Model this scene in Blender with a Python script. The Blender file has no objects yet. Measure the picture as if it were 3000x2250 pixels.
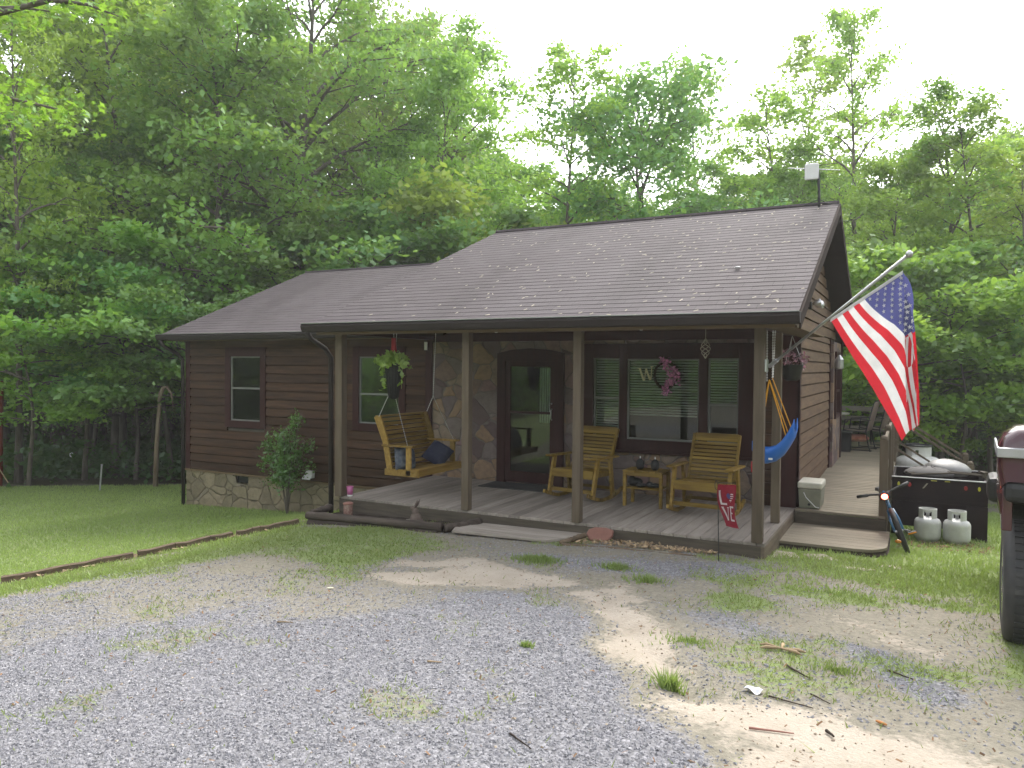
import bpy, math, random
import numpy as np
from mathutils import Vector, Matrix
random.seed(7); RN=np.random.RandomState(11)
scene=bpy.context.scene
COL=scene.collection
rad=math.radians
# ------------------------------------------------------------------ camera
# world: X along the house front (left to right), Y away from the porch front, Z up; porch corner at the origin
CAM=np.array([1.29536872,-7.86785811,1.9])
RM=np.array([[0.88308229,-0.01814697,0.46886711],[0.46914491,0.01649235,-0.88296719],[0.00829046,0.9996993,0.02307766]])
cam_d=bpy.data.cameras.new('camera'); cam=bpy.data.objects.new('camera',cam_d); COL.objects.link(cam)
cam_d.sensor_width=36; cam_d.lens=26.66; cam_d.clip_start=.05; cam_d.clip_end=600
mw=Matrix.Identity(4)
for i in range(3):
    for j in range(3): mw[i][j]=RM[i][j]
    mw[i][3]=CAM[i]
cam.matrix_world=mw; scene.camera=cam
# ------------------------------------------------------------------ light
SUN_EL,SUN_AZ=rad(46),rad(-4)      # azimuth measured clockwise from +Y
world=bpy.data.worlds.new('World'); scene.world=world; world.use_nodes=True
wn=world.node_tree; wn.nodes.clear()
sky=wn.nodes.new('ShaderNodeTexSky'); sky.sky_type='NISHITA'; sky.sun_disc=False
sky.sun_elevation=SUN_EL; sky.sun_rotation=SUN_AZ; sky.air_density=1.0; sky.dust_density=2.5; sky.ozone_density=0.6
hs=wn.nodes.new('ShaderNodeHueSaturation'); hs.inputs['Saturation'].default_value=.22; hs.inputs['Value'].default_value=1
bg=wn.nodes.new('ShaderNodeBackground'); bg.inputs['Strength'].default_value=.15
wo=wn.nodes.new('ShaderNodeOutputWorld')
wn.links.new(sky.outputs[0],hs.inputs['Color']); wn.links.new(hs.outputs[0],bg.inputs[0]); wn.links.new(bg.outputs[0],wo.inputs[0])
sd=bpy.data.lights.new('sun','SUN'); sd.energy=.8; sd.angle=rad(16); sd.color=(1,.95,.86)
so=bpy.data.objects.new('sun',sd); COL.objects.link(so)
sdir=Vector((math.sin(SUN_AZ)*math.cos(SUN_EL),math.cos(SUN_AZ)*math.cos(SUN_EL),math.sin(SUN_EL)))
so.rotation_euler=sdir.to_track_quat('Z','Y').to_euler(); so.location=(0,20,25)
scene.view_settings.view_transform='Standard'; scene.view_settings.look='None'
scene.view_settings.exposure=1.95; scene.view_settings.gamma=1; scene.view_settings.use_curve_mapping=False
scene.render.resolution_x=1024; scene.render.resolution_y=768
try:
    scene.render.engine='CYCLES'; scene.cycles.transparent_max_bounces=12; scene.cycles.max_bounces=7
except Exception: pass
# ------------------------------------------------------------------ measured positions
def ray(px,py): return RM@np.array([px-1500.,-(py-1125.),-2222.])
def at(px,py,depth):            # point seen at photo pixel, at a distance along the view axis
    r=ray(px,py); return CAM+r*(depth/2222.)
def on_plane(px,py,p,n):
    r=ray(px,py); n=np.array(n,float); t=(np.array(p)-CAM).dot(n)/r.dot(n); return CAM+r*t
GP=np.array([(-11.3,2.2,-.87),(-9.9,2.2,-.79),(-8.87,2.2,-.74),(-7.6,2.2,-.64),(-6.3,1.6,-.42),(-5.6,-.4,-.14),(-5.5,.3,-.12),(-3.5,-.6,-.01),(-3.5,.3,-.03),
(-1.5,-.3,0),(0,-.3,0),(.5,.5,-.05),(1.1,1.3,-.11),(1.3,2.3,-.25),(1.5,3.3,-.31),(2.2,3.4,-.32),(-6.3,-.6,-.27),(-6.9,-1.8,-.38),(-7.2,-3.5,-.42),(-5.2,-2,-.1),(-6.2,-4,-.2),(-3,-2,0),
(-1,-2,.05),(1,-2,.08),(1.95,-1.7,.07),(2.3,-3,.15),(-2.2,-6,.12),(0,-5,.17),(1.8,-4,.18),(1.3,-7.9,.28),(-3,-8,.15),(4,-8,.3),(-8,-7,-.2),(-16,2,-.95),(-14,4,-1.0),
(-18,3,-1),(-12,-2,-.78),(-14,-6,-.75),(-9,-3.5,-.58),(-20,-8,-.9),(5,0,-.05),(6,5,-.45),(10,0,-.2),(3,8,-.7),(0,12,-1.1),(-6,12,-1.3),(-12,10,-1.3),(-20,6,-1.5),(-18,10,-1.6),(12,-10,.2),(0,-14,.4),(-12,-14,-.2),
(-30,0,-1.6),(-30,15,-2),(-10,25,-1.5),(10,25,-1),(25,10,-.6),(25,-10,0),(0,-28,.6),(-28,-20,-.4)])
def _k(r2): return np.where(r2>0, .5*r2*np.log(r2+1e-12), 0)
def _fit():
    P=GP[:,:2];n=len(P);d2=((P[:,None]-P[None])**2).sum(-1)
    A=np.zeros((n+3,n+3));A[:n,:n]=_k(d2)+np.eye(n)*.02;A[:n,n]=1;A[:n,n+1:]=P;A[n,:n]=1;A[n+1:,:n]=P.T
    b=np.zeros(n+3);b[:n]=GP[:,2];return np.linalg.solve(A,b)
GW=_fit()
def G(x,y):
    x=np.asarray(x,float);y=np.asarray(y,float);s=x.shape
    X=x.ravel();Y=y.ravel();n=len(GP)
    out=np.empty(len(X))
    for i in range(0,len(X),20000):
        a=X[i:i+20000];b=Y[i:i+20000]
        d2=(a[:,None]-GP[None,:,0])**2+(b[:,None]-GP[None,:,1])**2
        out[i:i+20000]=_k(d2)@GW[:n]+GW[n]+GW[n+1]*a+GW[n+2]*b
    r=np.hypot(X+3,Y-2)
    far=np.clip((r-22)/12,0,1);far=far*far*(3-2*far)
    hill=-1.5+np.clip(r-42,0,90)**1.25*.11
    out=out*(1-far)+hill*far
    return out.reshape(s)
def gz(x,y): return float(G(x,y))
def fbm(x,y,seed=0,octs=4,f=1.):
    r=np.random.RandomState(seed); out=np.zeros(np.shape(x)); a=1.;tot=0
    for o in range(octs):
        for k in range(3):
            th=r.rand()*6.283; ph=r.rand()*6.283; ff=f*(.7+.6*r.rand())
            out=out+a/3*np.sin((np.cos(th)*x+np.sin(th)*y)*ff+ph+1.3*np.sin((np.cos(th+1.9)*x+np.sin(th+1.9)*y)*ff*.63+ph*2))
        tot+=a/2; a*=.55; f*=2.1
    return out/tot
# ------------------------------------------------------------------ mesh helper
class MB:
    def __init__(s): s.v=[];s.f=[];s.m=[];s.r=[];s.n=0
    def add(s,vs,fs,mi=0,rnd=None):
        vs=np.asarray(vs,float).reshape(-1,3)
        o=s.n; s.v.append(vs); s.n+=len(vs)
        r=random.random() if rnd is None else rnd
        for f in fs: s.f.append([i+o for i in f]); s.m.append(mi); s.r.append(r)
        return s
    def box(s,a,b,mi=0,T=None,rnd=None):
        x0,y0,z0=[min(p,q) for p,q in zip(a,b)]; x1,y1,z1=[max(p,q) for p,q in zip(a,b)]
        vs=np.array([(x0,y0,z0),(x1,y0,z0),(x1,y1,z0),(x0,y1,z0),(x0,y0,z1),(x1,y0,z1),(x1,y1,z1),(x0,y1,z1)])
        if T is not None: vs=np.array([T@Vector(v) for v in vs])
        return s.add(vs,[(0,3,2,1),(4,5,6,7),(0,1,5,4),(1,2,6,5),(2,3,7,6),(3,0,4,7)],mi,rnd)
    def beam(s,p,q,w,h,up=(0,0,1),mi=0,rnd=None):   # w across, h along 'up'
        p=np.array(p,float);q=np.array(q,float);d=q-p;d/=np.linalg.norm(d);u=np.array(up,float)
        r=np.cross(d,u); 
        if np.linalg.norm(r)<1e-6: r=np.cross(d,(1,0,0))
        r/=np.linalg.norm(r); u=np.cross(r,d)
        vs=[]
        for c in (p,q):
            for a,b in ((-1,-1),(1,-1),(1,1),(-1,1)): vs.append(c+r*a*w/2+u*b*h/2)
        return s.add(vs,[(0,3,2,1),(4,5,6,7),(0,1,5,4),(1,2,6,5),(2,3,7,6),(3,0,4,7)],mi,rnd)
    def tube(s,pts,rs,n=8,mi=0,cap=True,rnd=None):
        pts=np.array(pts,float); k=len(pts)
        if np.isscalar(rs): rs=[rs]*k
        vs=[];prev=None
        for i in range(k):
            d=pts[min(i+1,k-1)]-pts[max(i-1,0)]; d=d/(np.linalg.norm(d)+1e-12)
            if prev is None:
                a=np.array([1,0,0]) if abs(d[0])<.8 else np.array([0,1,0])
            else: a=prev
            u=a-d*a.dot(d); u/=np.linalg.norm(u)+1e-12; prev=u; w=np.cross(d,u)
            for j in range(n):
                t=6.28318*j/n; vs.append(pts[i]+rs[i]*(math.cos(t)*u+math.sin(t)*w))
        fs=[(i*n+j,i*n+(j+1)%n,(i+1)*n+(j+1)%n,(i+1)*n+j) for i in range(k-1) for j in range(n)]
        if cap: fs+=[tuple(range(n))[::-1],tuple((k-1)*n+j for j in range(n))]
        return s.add(vs,fs,mi,rnd)
    def lathe(s,prof,c=(0,0,0),n=24,mi=0,axis='z',T=None,rnd=None):   # prof: (r,h)
        vs=[]
        for r,h in prof:
            for j in range(n):
                t=6.28318*j/n; p=(r*math.cos(t),r*math.sin(t),h)
                if axis=='x': p=(p[2],p[0],p[1])
                if axis=='y': p=(p[0],p[2],p[1])
                p=(p[0]+c[0],p[1]+c[1],p[2]+c[2]); vs.append(tuple(T@Vector(p)) if T is not None else p)
        k=len(prof)
        fs=[(i*n+j,i*n+(j+1)%n,(i+1)*n+(j+1)%n,(i+1)*n+j) for i in range(k-1) for j in range(n)]
        fs+=[tuple(range(n))[::-1],tuple((k-1)*n+j for j in range(n))]
        return s.add(vs,fs,mi,rnd)
    def ell(s,c,r,n=12,m=8,mi=0,T=None,rnd=None,noise=0):
        prof=[(max(math.sin(math.pi*i/m),.02),-math.cos(math.pi*i/m)) for i in range(m+1)]
        vs=[]
        for pr,h in prof:
            for j in range(n):
                t=6.28318*j/n; k=1+noise*(random.random()-.5)
                p=(c[0]+r[0]*pr*math.cos(t)*k,c[1]+r[1]*pr*math.sin(t)*k,c[2]+r[2]*h*k)
                vs.append(tuple(T@Vector(p)) if T is not None else p)
        fs=[(i*n+j,i*n+(j+1)%n,(i+1)*n+(j+1)%n,(i+1)*n+j) for i in range(m) for j in range(n)]
        fs+=[tuple(range(n))[::-1],tuple(m*n+j for j in range(n))]
        return s.add(vs,fs,mi,rnd)
    def prism(s,poly,d,mi=0,rnd=None):      # poly of 3d points, extruded by vector d
        n=len(poly); p=np.array(poly,float); q=p+np.array(d,float)
        fs=[tuple(range(n)),tuple(range(2*n-1,n-1,-1))]+[(i,n+i,n+(i+1)%n,(i+1)%n) for i in range(n)]
        return s.add(np.vstack([p,q]),fs,mi,rnd)
    def grid(s,fn,nu,nv,mi=0,rnd=None,mf=None):
        vs=[fn(i/nu,j/nv) for j in range(nv+1) for i in range(nu+1)]
        o=s.n; s.v.append(np.array(vs,float)); s.n+=len(vs); r=random.random() if rnd is None else rnd
        for j in range(nv):
            for i in range(nu):
                a=o+j*(nu+1)+i; s.f.append([a,a+1,a+nu+2,a+nu+1]); s.m.append(mf(i,j) if mf else mi); s.r.append(r)
        return s
    def build(s,name,mats,parent=None,smooth=False,bevel=0,kind=None,solid=0,world=False):
        vs=np.vstack(s.v)
        if parent is not None and not world:
            pass
        me=bpy.data.meshes.new(name); me.from_pydata(vs.tolist(),[],s.f); 
        if not isinstance(mats,(list,tuple)): mats=[mats]
        for m in mats: me.materials.append(m)
        me.polygons.foreach_set('material_index',s.m)
        a=me.attributes.new('rnd','FLOAT','FACE'); a.data.foreach_set('value',s.r)
        if smooth: me.polygons.foreach_set('use_smooth',[True]*len(s.f))
        me.update()
        o=bpy.data.objects.new(name,me); COL.objects.link(o)
        if parent is not None:
            o.parent=parent
            if world: o.location=-parent.location      # vertices given in world coordinates
        if solid:
            md=o.modifiers.new('thickness','SOLIDIFY'); md.thickness=solid; md.offset=0
        if bevel:
            md=o.modifiers.new('bevel','BEVEL'); md.width=bevel; md.segments=2; md.limit_method='ANGLE'; md.angle_limit=rad(50)
        return o
def tag(o,label=None,cat=None,group=None,kind=None):
    if label: o['label']=label
    if cat: o['category']=cat
    if group: o['group']=group
    if kind: o['kind']=kind
    return o
def thing(name,loc,label,cat,group=None,rz=0):
    e=bpy.data.objects.new(name,None); e.empty_display_size=.1; COL.objects.link(e)
    e.location=loc; e.rotation_euler=(0,0,rz); return tag(e,label,cat,group)
def children(o): return [c for c in bpy.data.objects if c.parent==o]
def copy_tree(o,parent=None):
    c=o.copy(); COL.objects.link(c)
    if parent is not None: c.parent=parent
    for ch in children(o): copy_tree(ch,c)
    return c
def quads_obj(name,V,mat,rnd,parent=None,k=4,rnd2=None):   # V: (n,k,3) independent faces
    n=len(V); me=bpy.data.meshes.new(name)
    me.vertices.add(n*k); me.vertices.foreach_set('co',V.reshape(-1).astype('f'))
    me.loops.add(n*k); me.loops.foreach_set('vertex_index',np.arange(n*k,dtype='i'))
    me.polygons.add(n); me.polygons.foreach_set('loop_start',np.arange(0,n*k,k,dtype='i')); me.polygons.foreach_set('loop_total',np.full(n,k,'i'))
    me.update(calc_edges=True)
    a=me.attributes.new('rnd','FLOAT','FACE'); a.data.foreach_set('value',np.asarray(rnd,'f'))
    if rnd2 is not None:
        a=me.attributes.new('rnd2','FLOAT','FACE'); a.data.foreach_set('value',np.asarray(rnd2,'f'))
    me.materials.append(mat)
    o=bpy.data.objects.new(name,me); COL.objects.link(o)
    if parent is not None: o.parent=parent
    return o
# ------------------------------------------------------------------ materials
def NT(name):
    m=bpy.data.materials.new(name); m.use_nodes=True; nt=m.node_tree; b=nt.nodes['Principled BSDF']; return m,nt,b
def rgba(c): return (c[0],c[1],c[2],1)
def mixc(nt,f,a,b,mode='MIX'):
    n=nt.nodes.new('ShaderNodeMix'); n.data_type='RGBA'; n.blend_type=mode
    for k,v in ((0,f),(6,a),(7,b)):
        if hasattr(v,'links') or isinstance(v,bpy.types.NodeSocket): nt.links.new(v,n.inputs[k])
        elif k==0: n.inputs[0].default_value=v
        else: n.inputs[k].default_value=rgba(v)
    return n.outputs[2]
def coords(nt,scale=(1,1,1),rot=(0,0,0)):
    t=nt.nodes.new('ShaderNodeTexCoord'); m=nt.nodes.new('ShaderNodeMapping'); m.inputs['Scale'].default_value=scale; m.inputs['Rotation'].default_value=rot
    nt.links.new(t.outputs['Object'],m.inputs[0]); return m.outputs[0]
def noise(nt,vec,scale,detail=4,rough=.55,dist=0):
    n=nt.nodes.new('ShaderNodeTexNoise'); n.inputs['Scale'].default_value=scale; n.inputs['Detail'].default_value=detail; n.inputs['Roughness'].default_value=rough; n.inputs['Distortion'].default_value=dist
    if vec is not None: nt.links.new(vec,n.inputs['Vector'])
    return n.outputs[0]
def ramp(nt,fac,lo,hi,a=0.,b=1.):
    n=nt.nodes.new('ShaderNodeMapRange'); n.inputs[1].default_value=lo; n.inputs[2].default_value=hi; n.inputs[3].default_value=a; n.inputs[4].default_value=b; n.clamp=True
    nt.links.new(fac,n.inputs[0]); return n.outputs[0]
def attr(nt,name='rnd'):
    n=nt.nodes.new('ShaderNodeAttribute'); n.attribute_name=name; return n.outputs['Fac']
def math_(nt,op,a,b=None,c=None):
    n=nt.nodes.new('ShaderNodeMath'); n.operation=op
    for i,v in enumerate((a,b,c)):
        if v is None: continue
        if isinstance(v,(int,float)): n.inputs[i].default_value=v
        else: nt.links.new(v,n.inputs[i])
    return n.outputs[0]
def bump(nt,b,h,s=.3,d=.01):
    n=nt.nodes.new('ShaderNodeBump'); n.inputs['Strength'].default_value=s; n.inputs['Distance'].default_value=d
    nt.links.new(h,n.inputs['Height']); nt.links.new(n.outputs[0],b.inputs['Normal'])
def simple(name,c1,c2=None,rough=.6,scale=(6,6,6),metal=0,bmp=.15,var=.25,spec=.5,nscale=1.,coat=0,dist=.005):
    m,nt,b=NT(name); v=coords(nt,scale); c2=c2 or tuple(x*.75 for x in c1)
    n=noise(nt,v,nscale,6,.6); f=ramp(nt,n,.3,.7)
    col=mixc(nt,f,c1,c2)
    r=attr(nt); val=ramp(nt,r,0,1,1-var,1+var)
    h=nt.nodes.new('ShaderNodeHueSaturation'); nt.links.new(col,h.inputs['Color']); nt.links.new(val,h.inputs['Value'])
    nt.links.new(h.outputs[0],b.inputs['Base Color'])
    b.inputs['Roughness'].default_value=rough; b.inputs['Metallic'].default_value=metal; b.inputs['Specular IOR Level'].default_value=spec
    b.inputs['Coat Weight'].default_value=coat
    if bmp: bump(nt,b,n,bmp,dist)
    return m
def wood(name,c1,c2,axis='x',rough=.75,var=.25,grain=1.,bmp=.35):
    s={'x':(1.2,14,14),'y':(14,1.2,14),'z':(14,14,1.2)}[axis]
    return simple(name,c1,c2,rough,tuple(k*grain for k in s),bmp=bmp,var=var,nscale=1.6,dist=.004,spec=.18)
MAT={}
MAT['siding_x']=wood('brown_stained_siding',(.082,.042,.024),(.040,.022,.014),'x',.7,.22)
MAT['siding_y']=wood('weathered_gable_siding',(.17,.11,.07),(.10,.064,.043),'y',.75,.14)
MAT['trim']=wood('maroon_trim_paint',(.046,.014,.013),(.032,.011,.011),'z',.55,.12)
MAT['gutter']=simple('dark_brown_gutter',(.024,.016,.014),None,.8,var=.05,bmp=.03)
MAT['fascia']=simple('brown_fascia',(.03,.019,.015),None,.9,var=.1,spec=.1)
MAT['post']=wood('treated_post_wood',(.15,.118,.085),(.10,.078,.055),'z',.8,.15)
MAT['deck']=wood('weathered_deck_boards',(.33,.29,.25),(.22,.19,.165),'y',.8,.22)
MAT['deck_x']=wood('weathered_platform_boards',(.27,.235,.175),(.19,.16,.12),'x',.8,.1)
MAT['rim']=wood('weathered_rim_board',(.11,.092,.07),(.06,.05,.04),'x',.85,.15)
MAT['rim_y']=wood('weathered_side_rim_board',(.2,.16,.115),(.11,.088,.064),'y',.85,.15)
MAT['soffit']=wood('tan_soffit',(.17,.115,.065),(.12,.085,.048),'x',.75,.1)
MAT['ceiling']=wood('dark_porch_ceiling',(.15,.095,.065),(.11,.068,.046),'y',.75,.15)
MAT['yellow']=wood('yellow_oiled_pine',(.29,.195,.045),(.15,.09,.022),'x',.65,.28)
MAT['swingwood']=wood('amber_oiled_pine',(.37,.24,.07),(.20,.12,.03),'y',.6,.28)
MAT['oldlog']=wood('rotted_log_wood',(.12,.095,.078),(.05,.04,.034),'x',.9,.2,.8,.7)
MAT['timber']=wood('weathered_landscape_timber',(.17,.125,.085),(.085,.062,.045),'y',.9,.2,.8,.7)
MAT['chip']=simple('pale_wood_chip',(.45,.34,.2),(.3,.2,.12),.9,var=.35)
MAT['board']=wood('grey_splintered_board',(.42,.37,.32),(.27,.235,.2),'x',.9,.15)
MAT['steel']=simple('galvanised_steel',(.55,.55,.56),(.42,.42,.43),.35,metal=.9,var=.05,bmp=.05)
MAT['chain']=simple('chain_steel',(.6,.58,.55),None,.35,metal=.8,var=.1,bmp=0)
MAT['black']=simple('black_matte',(.012,.012,.013),(.02,.02,.02),.55,var=.1,bmp=.05)
MAT['blackrub']=simple('black_rubber',(.03,.03,.032),(.05,.047,.045),.7,(9,9,9),var=.15,bmp=.2)
MAT['white']=simple('white_plastic',(.75,.75,.74),(.68,.68,.66),.45,var=.03,bmp=.02)
MAT['tankwhite']=simple('white_tank_paint',(.62,.62,.60),(.48,.48,.45),.5,(9,9,9),var=.04,bmp=.05)
MAT['blue']=simple('blue_plastic',(.02,.14,.55),(.025,.16,.58),.35,var=.03,bmp=0)
MAT['rope']=simple('yellow_rope',(.75,.36,.02),(.6,.27,.015),.8,(60,60,60),var=.1)
MAT['navy']=simple('navy_cushion_cloth',(.012,.018,.055),(.03,.035,.06),.9,(20,20,20),var=.1)
MAT['red']=simple('red_plastic',(.45,.02,.03),None,.5,var=.05)
MAT['pink']=simple('pink_tumbler',(.50,.13,.30),(.4,.1,.25),.35,var=.05)
MAT['cooler']=simple('grey_green_cooler',(.22,.22,.165),(.17,.17,.125),.6,(10,10,10),var=.04)
MAT['coolerlid']=simple('pale_cooler_lid',(.52,.5,.42),(.42,.4,.33),.6,(10,10,10),var=.04)
MAT['sling']=simple('brown_sling_fabric',(.26,.19,.165),(.2,.15,.13),.8,(60,60,60),var=.05)
MAT['cushion']=simple('rust_floral_cushion',(.42,.2,.12),(.24,.07,.045),.9,(9,9,9),var=.1)
MAT['maroon']=simple('dark_maroon_car_paint',(.055,.012,.018),(.05,.01,.016),.22,var=.02,bmp=0,coat=.6)
MAT['silver']=simple('silver_trim',(.5,.5,.52),None,.35,metal=.5,var=.02,bmp=0)
MAT['rimmetal']=simple('alloy_wheel',(.45,.46,.5),None,.25,metal=.9,var=.02,bmp=0)
MAT['trailer']=simple('black_trailer_steel',(.013,.009,.011),(.026,.016,.016),.8,(3,3,3),var=.1,bmp=.1,spec=.15)
MAT['lid']=simple('grey_plastic_lid',(.07,.065,.062),(.055,.05,.048),.8,(6,6,6),var=.05)
MAT['amber']=simple('amber_reflector',(.95,.35,.03),(.9,.3,.02),.2,var=.02,bmp=0,coat=1)
MAT['bikeblue']=simple('blue_bike_paint',(.03,.16,.34),None,.3,var=.02,bmp=0,coat=.5)
MAT['leafrot']=simple('dry_brown_leaf',(.22,.12,.055),(.13,.07,.035),.9,(20,20,20),var=.4)
MAT['paper']=simple('white_paper',(.8,.79,.82),None,.9,var=.02,bmp=0)
MAT['rabbit']=simple('mottled_stone_rabbit',(.20,.155,.125),(.10,.07,.06),.9,(14,14,14),var=.1,bmp=.4)
MAT['redstone']=simple('red_sandstone',(.30,.15,.115),(.22,.10,.08),.9,(7,7,7),var=.1,bmp=.5)
MAT['slab']=simple('pale_paving_slab',(.42,.37,.29),(.28,.25,.19),.9,(6,6,6),var=.15,bmp=.4)
MAT['dark_wood']=wood('dark_soil_wood',(.06,.045,.035),(.035,.026,.02),'x',.9)
MAT['inside']=simple('dim_interior_paint',(.10,.085,.07),None,.9,var=.05)
MAT['curtain']=simple('white_curtain',(.55,.58,.56),(.45,.48,.46),.9,(30,30,2),var=.05)
MAT['blind']=simple('white_blind_slats',(.62,.6,.57),None,.6,var=.05,bmp=0)
MAT['plinthwood']=wood('red_brown_playset_wood',(.20,.045,.02),(.14,.03,.015),'z',.8)
MAT['petal']=simple('magenta_petals',(.6,.18,.48),(.8,.42,.66),.8,(25,25,25),var=.4)
MAT['basketflower']=simple('dark_pink_flowers',(.25,.03,.07),(.55,.4,.45),.8,(40,40,40),var=.6)
MAT['vine']=simple('grey_wicker',(.30,.25,.18),(.2,.16,.12),.9,(30,30,30),var=.2)
MAT['flagred']=simple('flag_red',(.62,.022,.035),None,.75,var=0,bmp=0)
MAT['flagwhite']=simple('flag_white',(.78,.77,.76),None,.75,var=0,bmp=0)
MAT['flagblue']=simple('flag_blue',(.085,.09,.26),None,.75,var=0,bmp=0)
MAT['gred']=simple('garden_flag_red',(.24,.012,.028),None,.85,(30,30,30),var=0,bmp=0)
for k in ('flagred','flagwhite','flagblue','gred'):   # cloth lets light through
    nt=MAT[k].node_tree; b=nt.nodes['Principled BSDF']; out=nt.nodes['Material Output']
    t=nt.nodes.new('ShaderNodeBsdfTranslucent'); mx=nt.nodes.new('ShaderNodeMixShader'); mx.inputs[0].default_value=.4
    nt.links.new(b.inputs['Base Color'].links[0].from_socket,t.inputs[0]); nt.links.new(b.outputs[0],mx.inputs[1]); nt.links.new(t.outputs[0],mx.inputs[2]); nt.links.new(mx.outputs[0],out.inputs[0])
def glass(name,tint=(.9,.95,.93),refl=1.):
    m=bpy.data.materials.new(name); m.use_nodes=True; nt=m.node_tree; nt.nodes.clear()
    o=nt.nodes.new('ShaderNodeOutputMaterial'); t=nt.nodes.new('ShaderNodeBsdfTransparent'); t.inputs[0].default_value=rgba(tint)
    g=nt.nodes.new('ShaderNodeBsdfGlossy'); g.inputs['Roughness'].default_value=.03; g.inputs[0].default_value=(refl,refl,refl,1)
    fr=nt.nodes.new('ShaderNodeFresnel'); fr.inputs[0].default_value=1.45; mx=nt.nodes.new('ShaderNodeMixShader')
    nt.links.new(fr.outputs[0],mx.inputs[0]); nt.links.new(t.outputs[0],mx.inputs[1]); nt.links.new(g.outputs[0],mx.inputs[2]); nt.links.new(mx.outputs[0],o.inputs[0]); return m
MAT['glass']=glass('window_glass')
MAT['darkglass']=simple('dark_vehicle_glass',(.01,.012,.014),None,.05,var=0,bmp=0)
m,nt,b=NT('glowing_red'); b.inputs['Base Color'].default_value=(.9,.05,.03,1); b.inputs['Emission Color'].default_value=(1,.12,.07,1); b.inputs['Emission Strength'].default_value=6; MAT['redglow']=m  # red emission, the glow given to the handlebar reflector
def leafmat(name,cd,cl,trans=.42,hue=.03,gloss=.12):
    m=bpy.data.materials.new(name); m.use_nodes=True; nt=m.node_tree; nt.nodes.clear(); o=nt.nodes.new('ShaderNodeOutputMaterial')
    a=attr(nt,'rnd'); a2=attr(nt,'rnd2'); s=math_(nt,'ADD',math_(nt,'MULTIPLY',a,.4),math_(nt,'MULTIPLY',a2,.6))
    c=mixc(nt,s,cd,cl)
    oi=nt.nodes.new('ShaderNodeObjectInfo'); h=nt.nodes.new('ShaderNodeHueSaturation'); nt.links.new(c,h.inputs['Color'])
    nt.links.new(ramp(nt,oi.outputs['Random'],0,1,.5-hue,.5+hue),h.inputs['Hue'])
    nt.links.new(ramp(nt,math_(nt,'FRACT',math_(nt,'MULTIPLY',oi.outputs['Random'],7.3)),0,1,.8,1.2),h.inputs['Value'])
    d=nt.nodes.new('ShaderNodeBsdfDiffuse'); t=nt.nodes.new('ShaderNodeBsdfTranslucent'); g=nt.nodes.new('ShaderNodeBsdfGlossy'); g.inputs['Roughness'].default_value=.45
    g.inputs[0].default_value=(.8,.85,.8,1)
    tc=mixc(nt,.5,h.outputs[0],(.34,.47,.06),'MIX')
    nt.links.new(h.outputs[0],d.inputs[0]); nt.links.new(tc,t.inputs[0])
    m1=nt.nodes.new('ShaderNodeMixShader'); m1.inputs[0].default_value=trans; nt.links.new(d.outputs[0],m1.inputs[1]); nt.links.new(t.outputs[0],m1.inputs[2])
    m2=nt.nodes.new('ShaderNodeMixShader'); m2.inputs[0].default_value=gloss*.5; nt.links.new(m1.outputs[0],m2.inputs[1]); nt.links.new(g.outputs[0],m2.inputs[2])
    nt.links.new(m2.outputs[0],o.inputs[0]); return m
MAT['leafA']=leafmat('broadleaf_green',(.115,.245,.035),(.26,.46,.08),.5)
MAT['leafB']=leafmat('yellow_green_leaves',(.17,.34,.04),(.34,.54,.08),.55)
MAT['leafC']=leafmat('deep_green_leaves',(.09,.22,.05),(.21,.40,.09),.5)
MAT['leafM']=leafmat('bright_maple_leaves',(.12,.27,.02),(.22,.42,.03),.55)
MAT['leafFar']=leafmat('far_wood_leaves',(.04,.09,.03),(.09,.17,.045),.3)
MAT['pothos']=leafmat('lime_pothos_leaves',(.34,.55,.05),(.55,.78,.12),.5,0,.3)
MAT['shrub']=leafmat('small_shrub_leaves',(.06,.18,.03),(.14,.32,.06),.45,0,.2)
MAT['grass']=leafmat('lawn_grass_blades',(.19,.26,.08),(.34,.43,.15),.35,0,.05)
MAT['weeds']=leafmat('yellowish_sparse_grass',(.18,.24,.07),(.33,.37,.14),.35,0,.05)
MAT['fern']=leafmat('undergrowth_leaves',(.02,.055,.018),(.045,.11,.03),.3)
MAT['bark']=simple('grey_brown_bark',(.17,.145,.12),(.08,.067,.054),.95,(16,16,2.5),var=.1,bmp=.9,dist=.02)
MAT['barkpale']=simple('pale_grey_bark',(.22,.19,.155),(.10,.082,.065),.95,(14,14,3),var=.1,bmp=.6,dist=.01)
MAT['railwood']=wood('pale_weathered_rail',(.30,.27,.23),(.2,.18,.155),'x',.85,.1)
MAT['barksnag']=simple('bleached_snag_wood',(.34,.28,.21),(.16,.10,.06),.95,(14,14,3),var=.1,bmp=.6)
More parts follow.
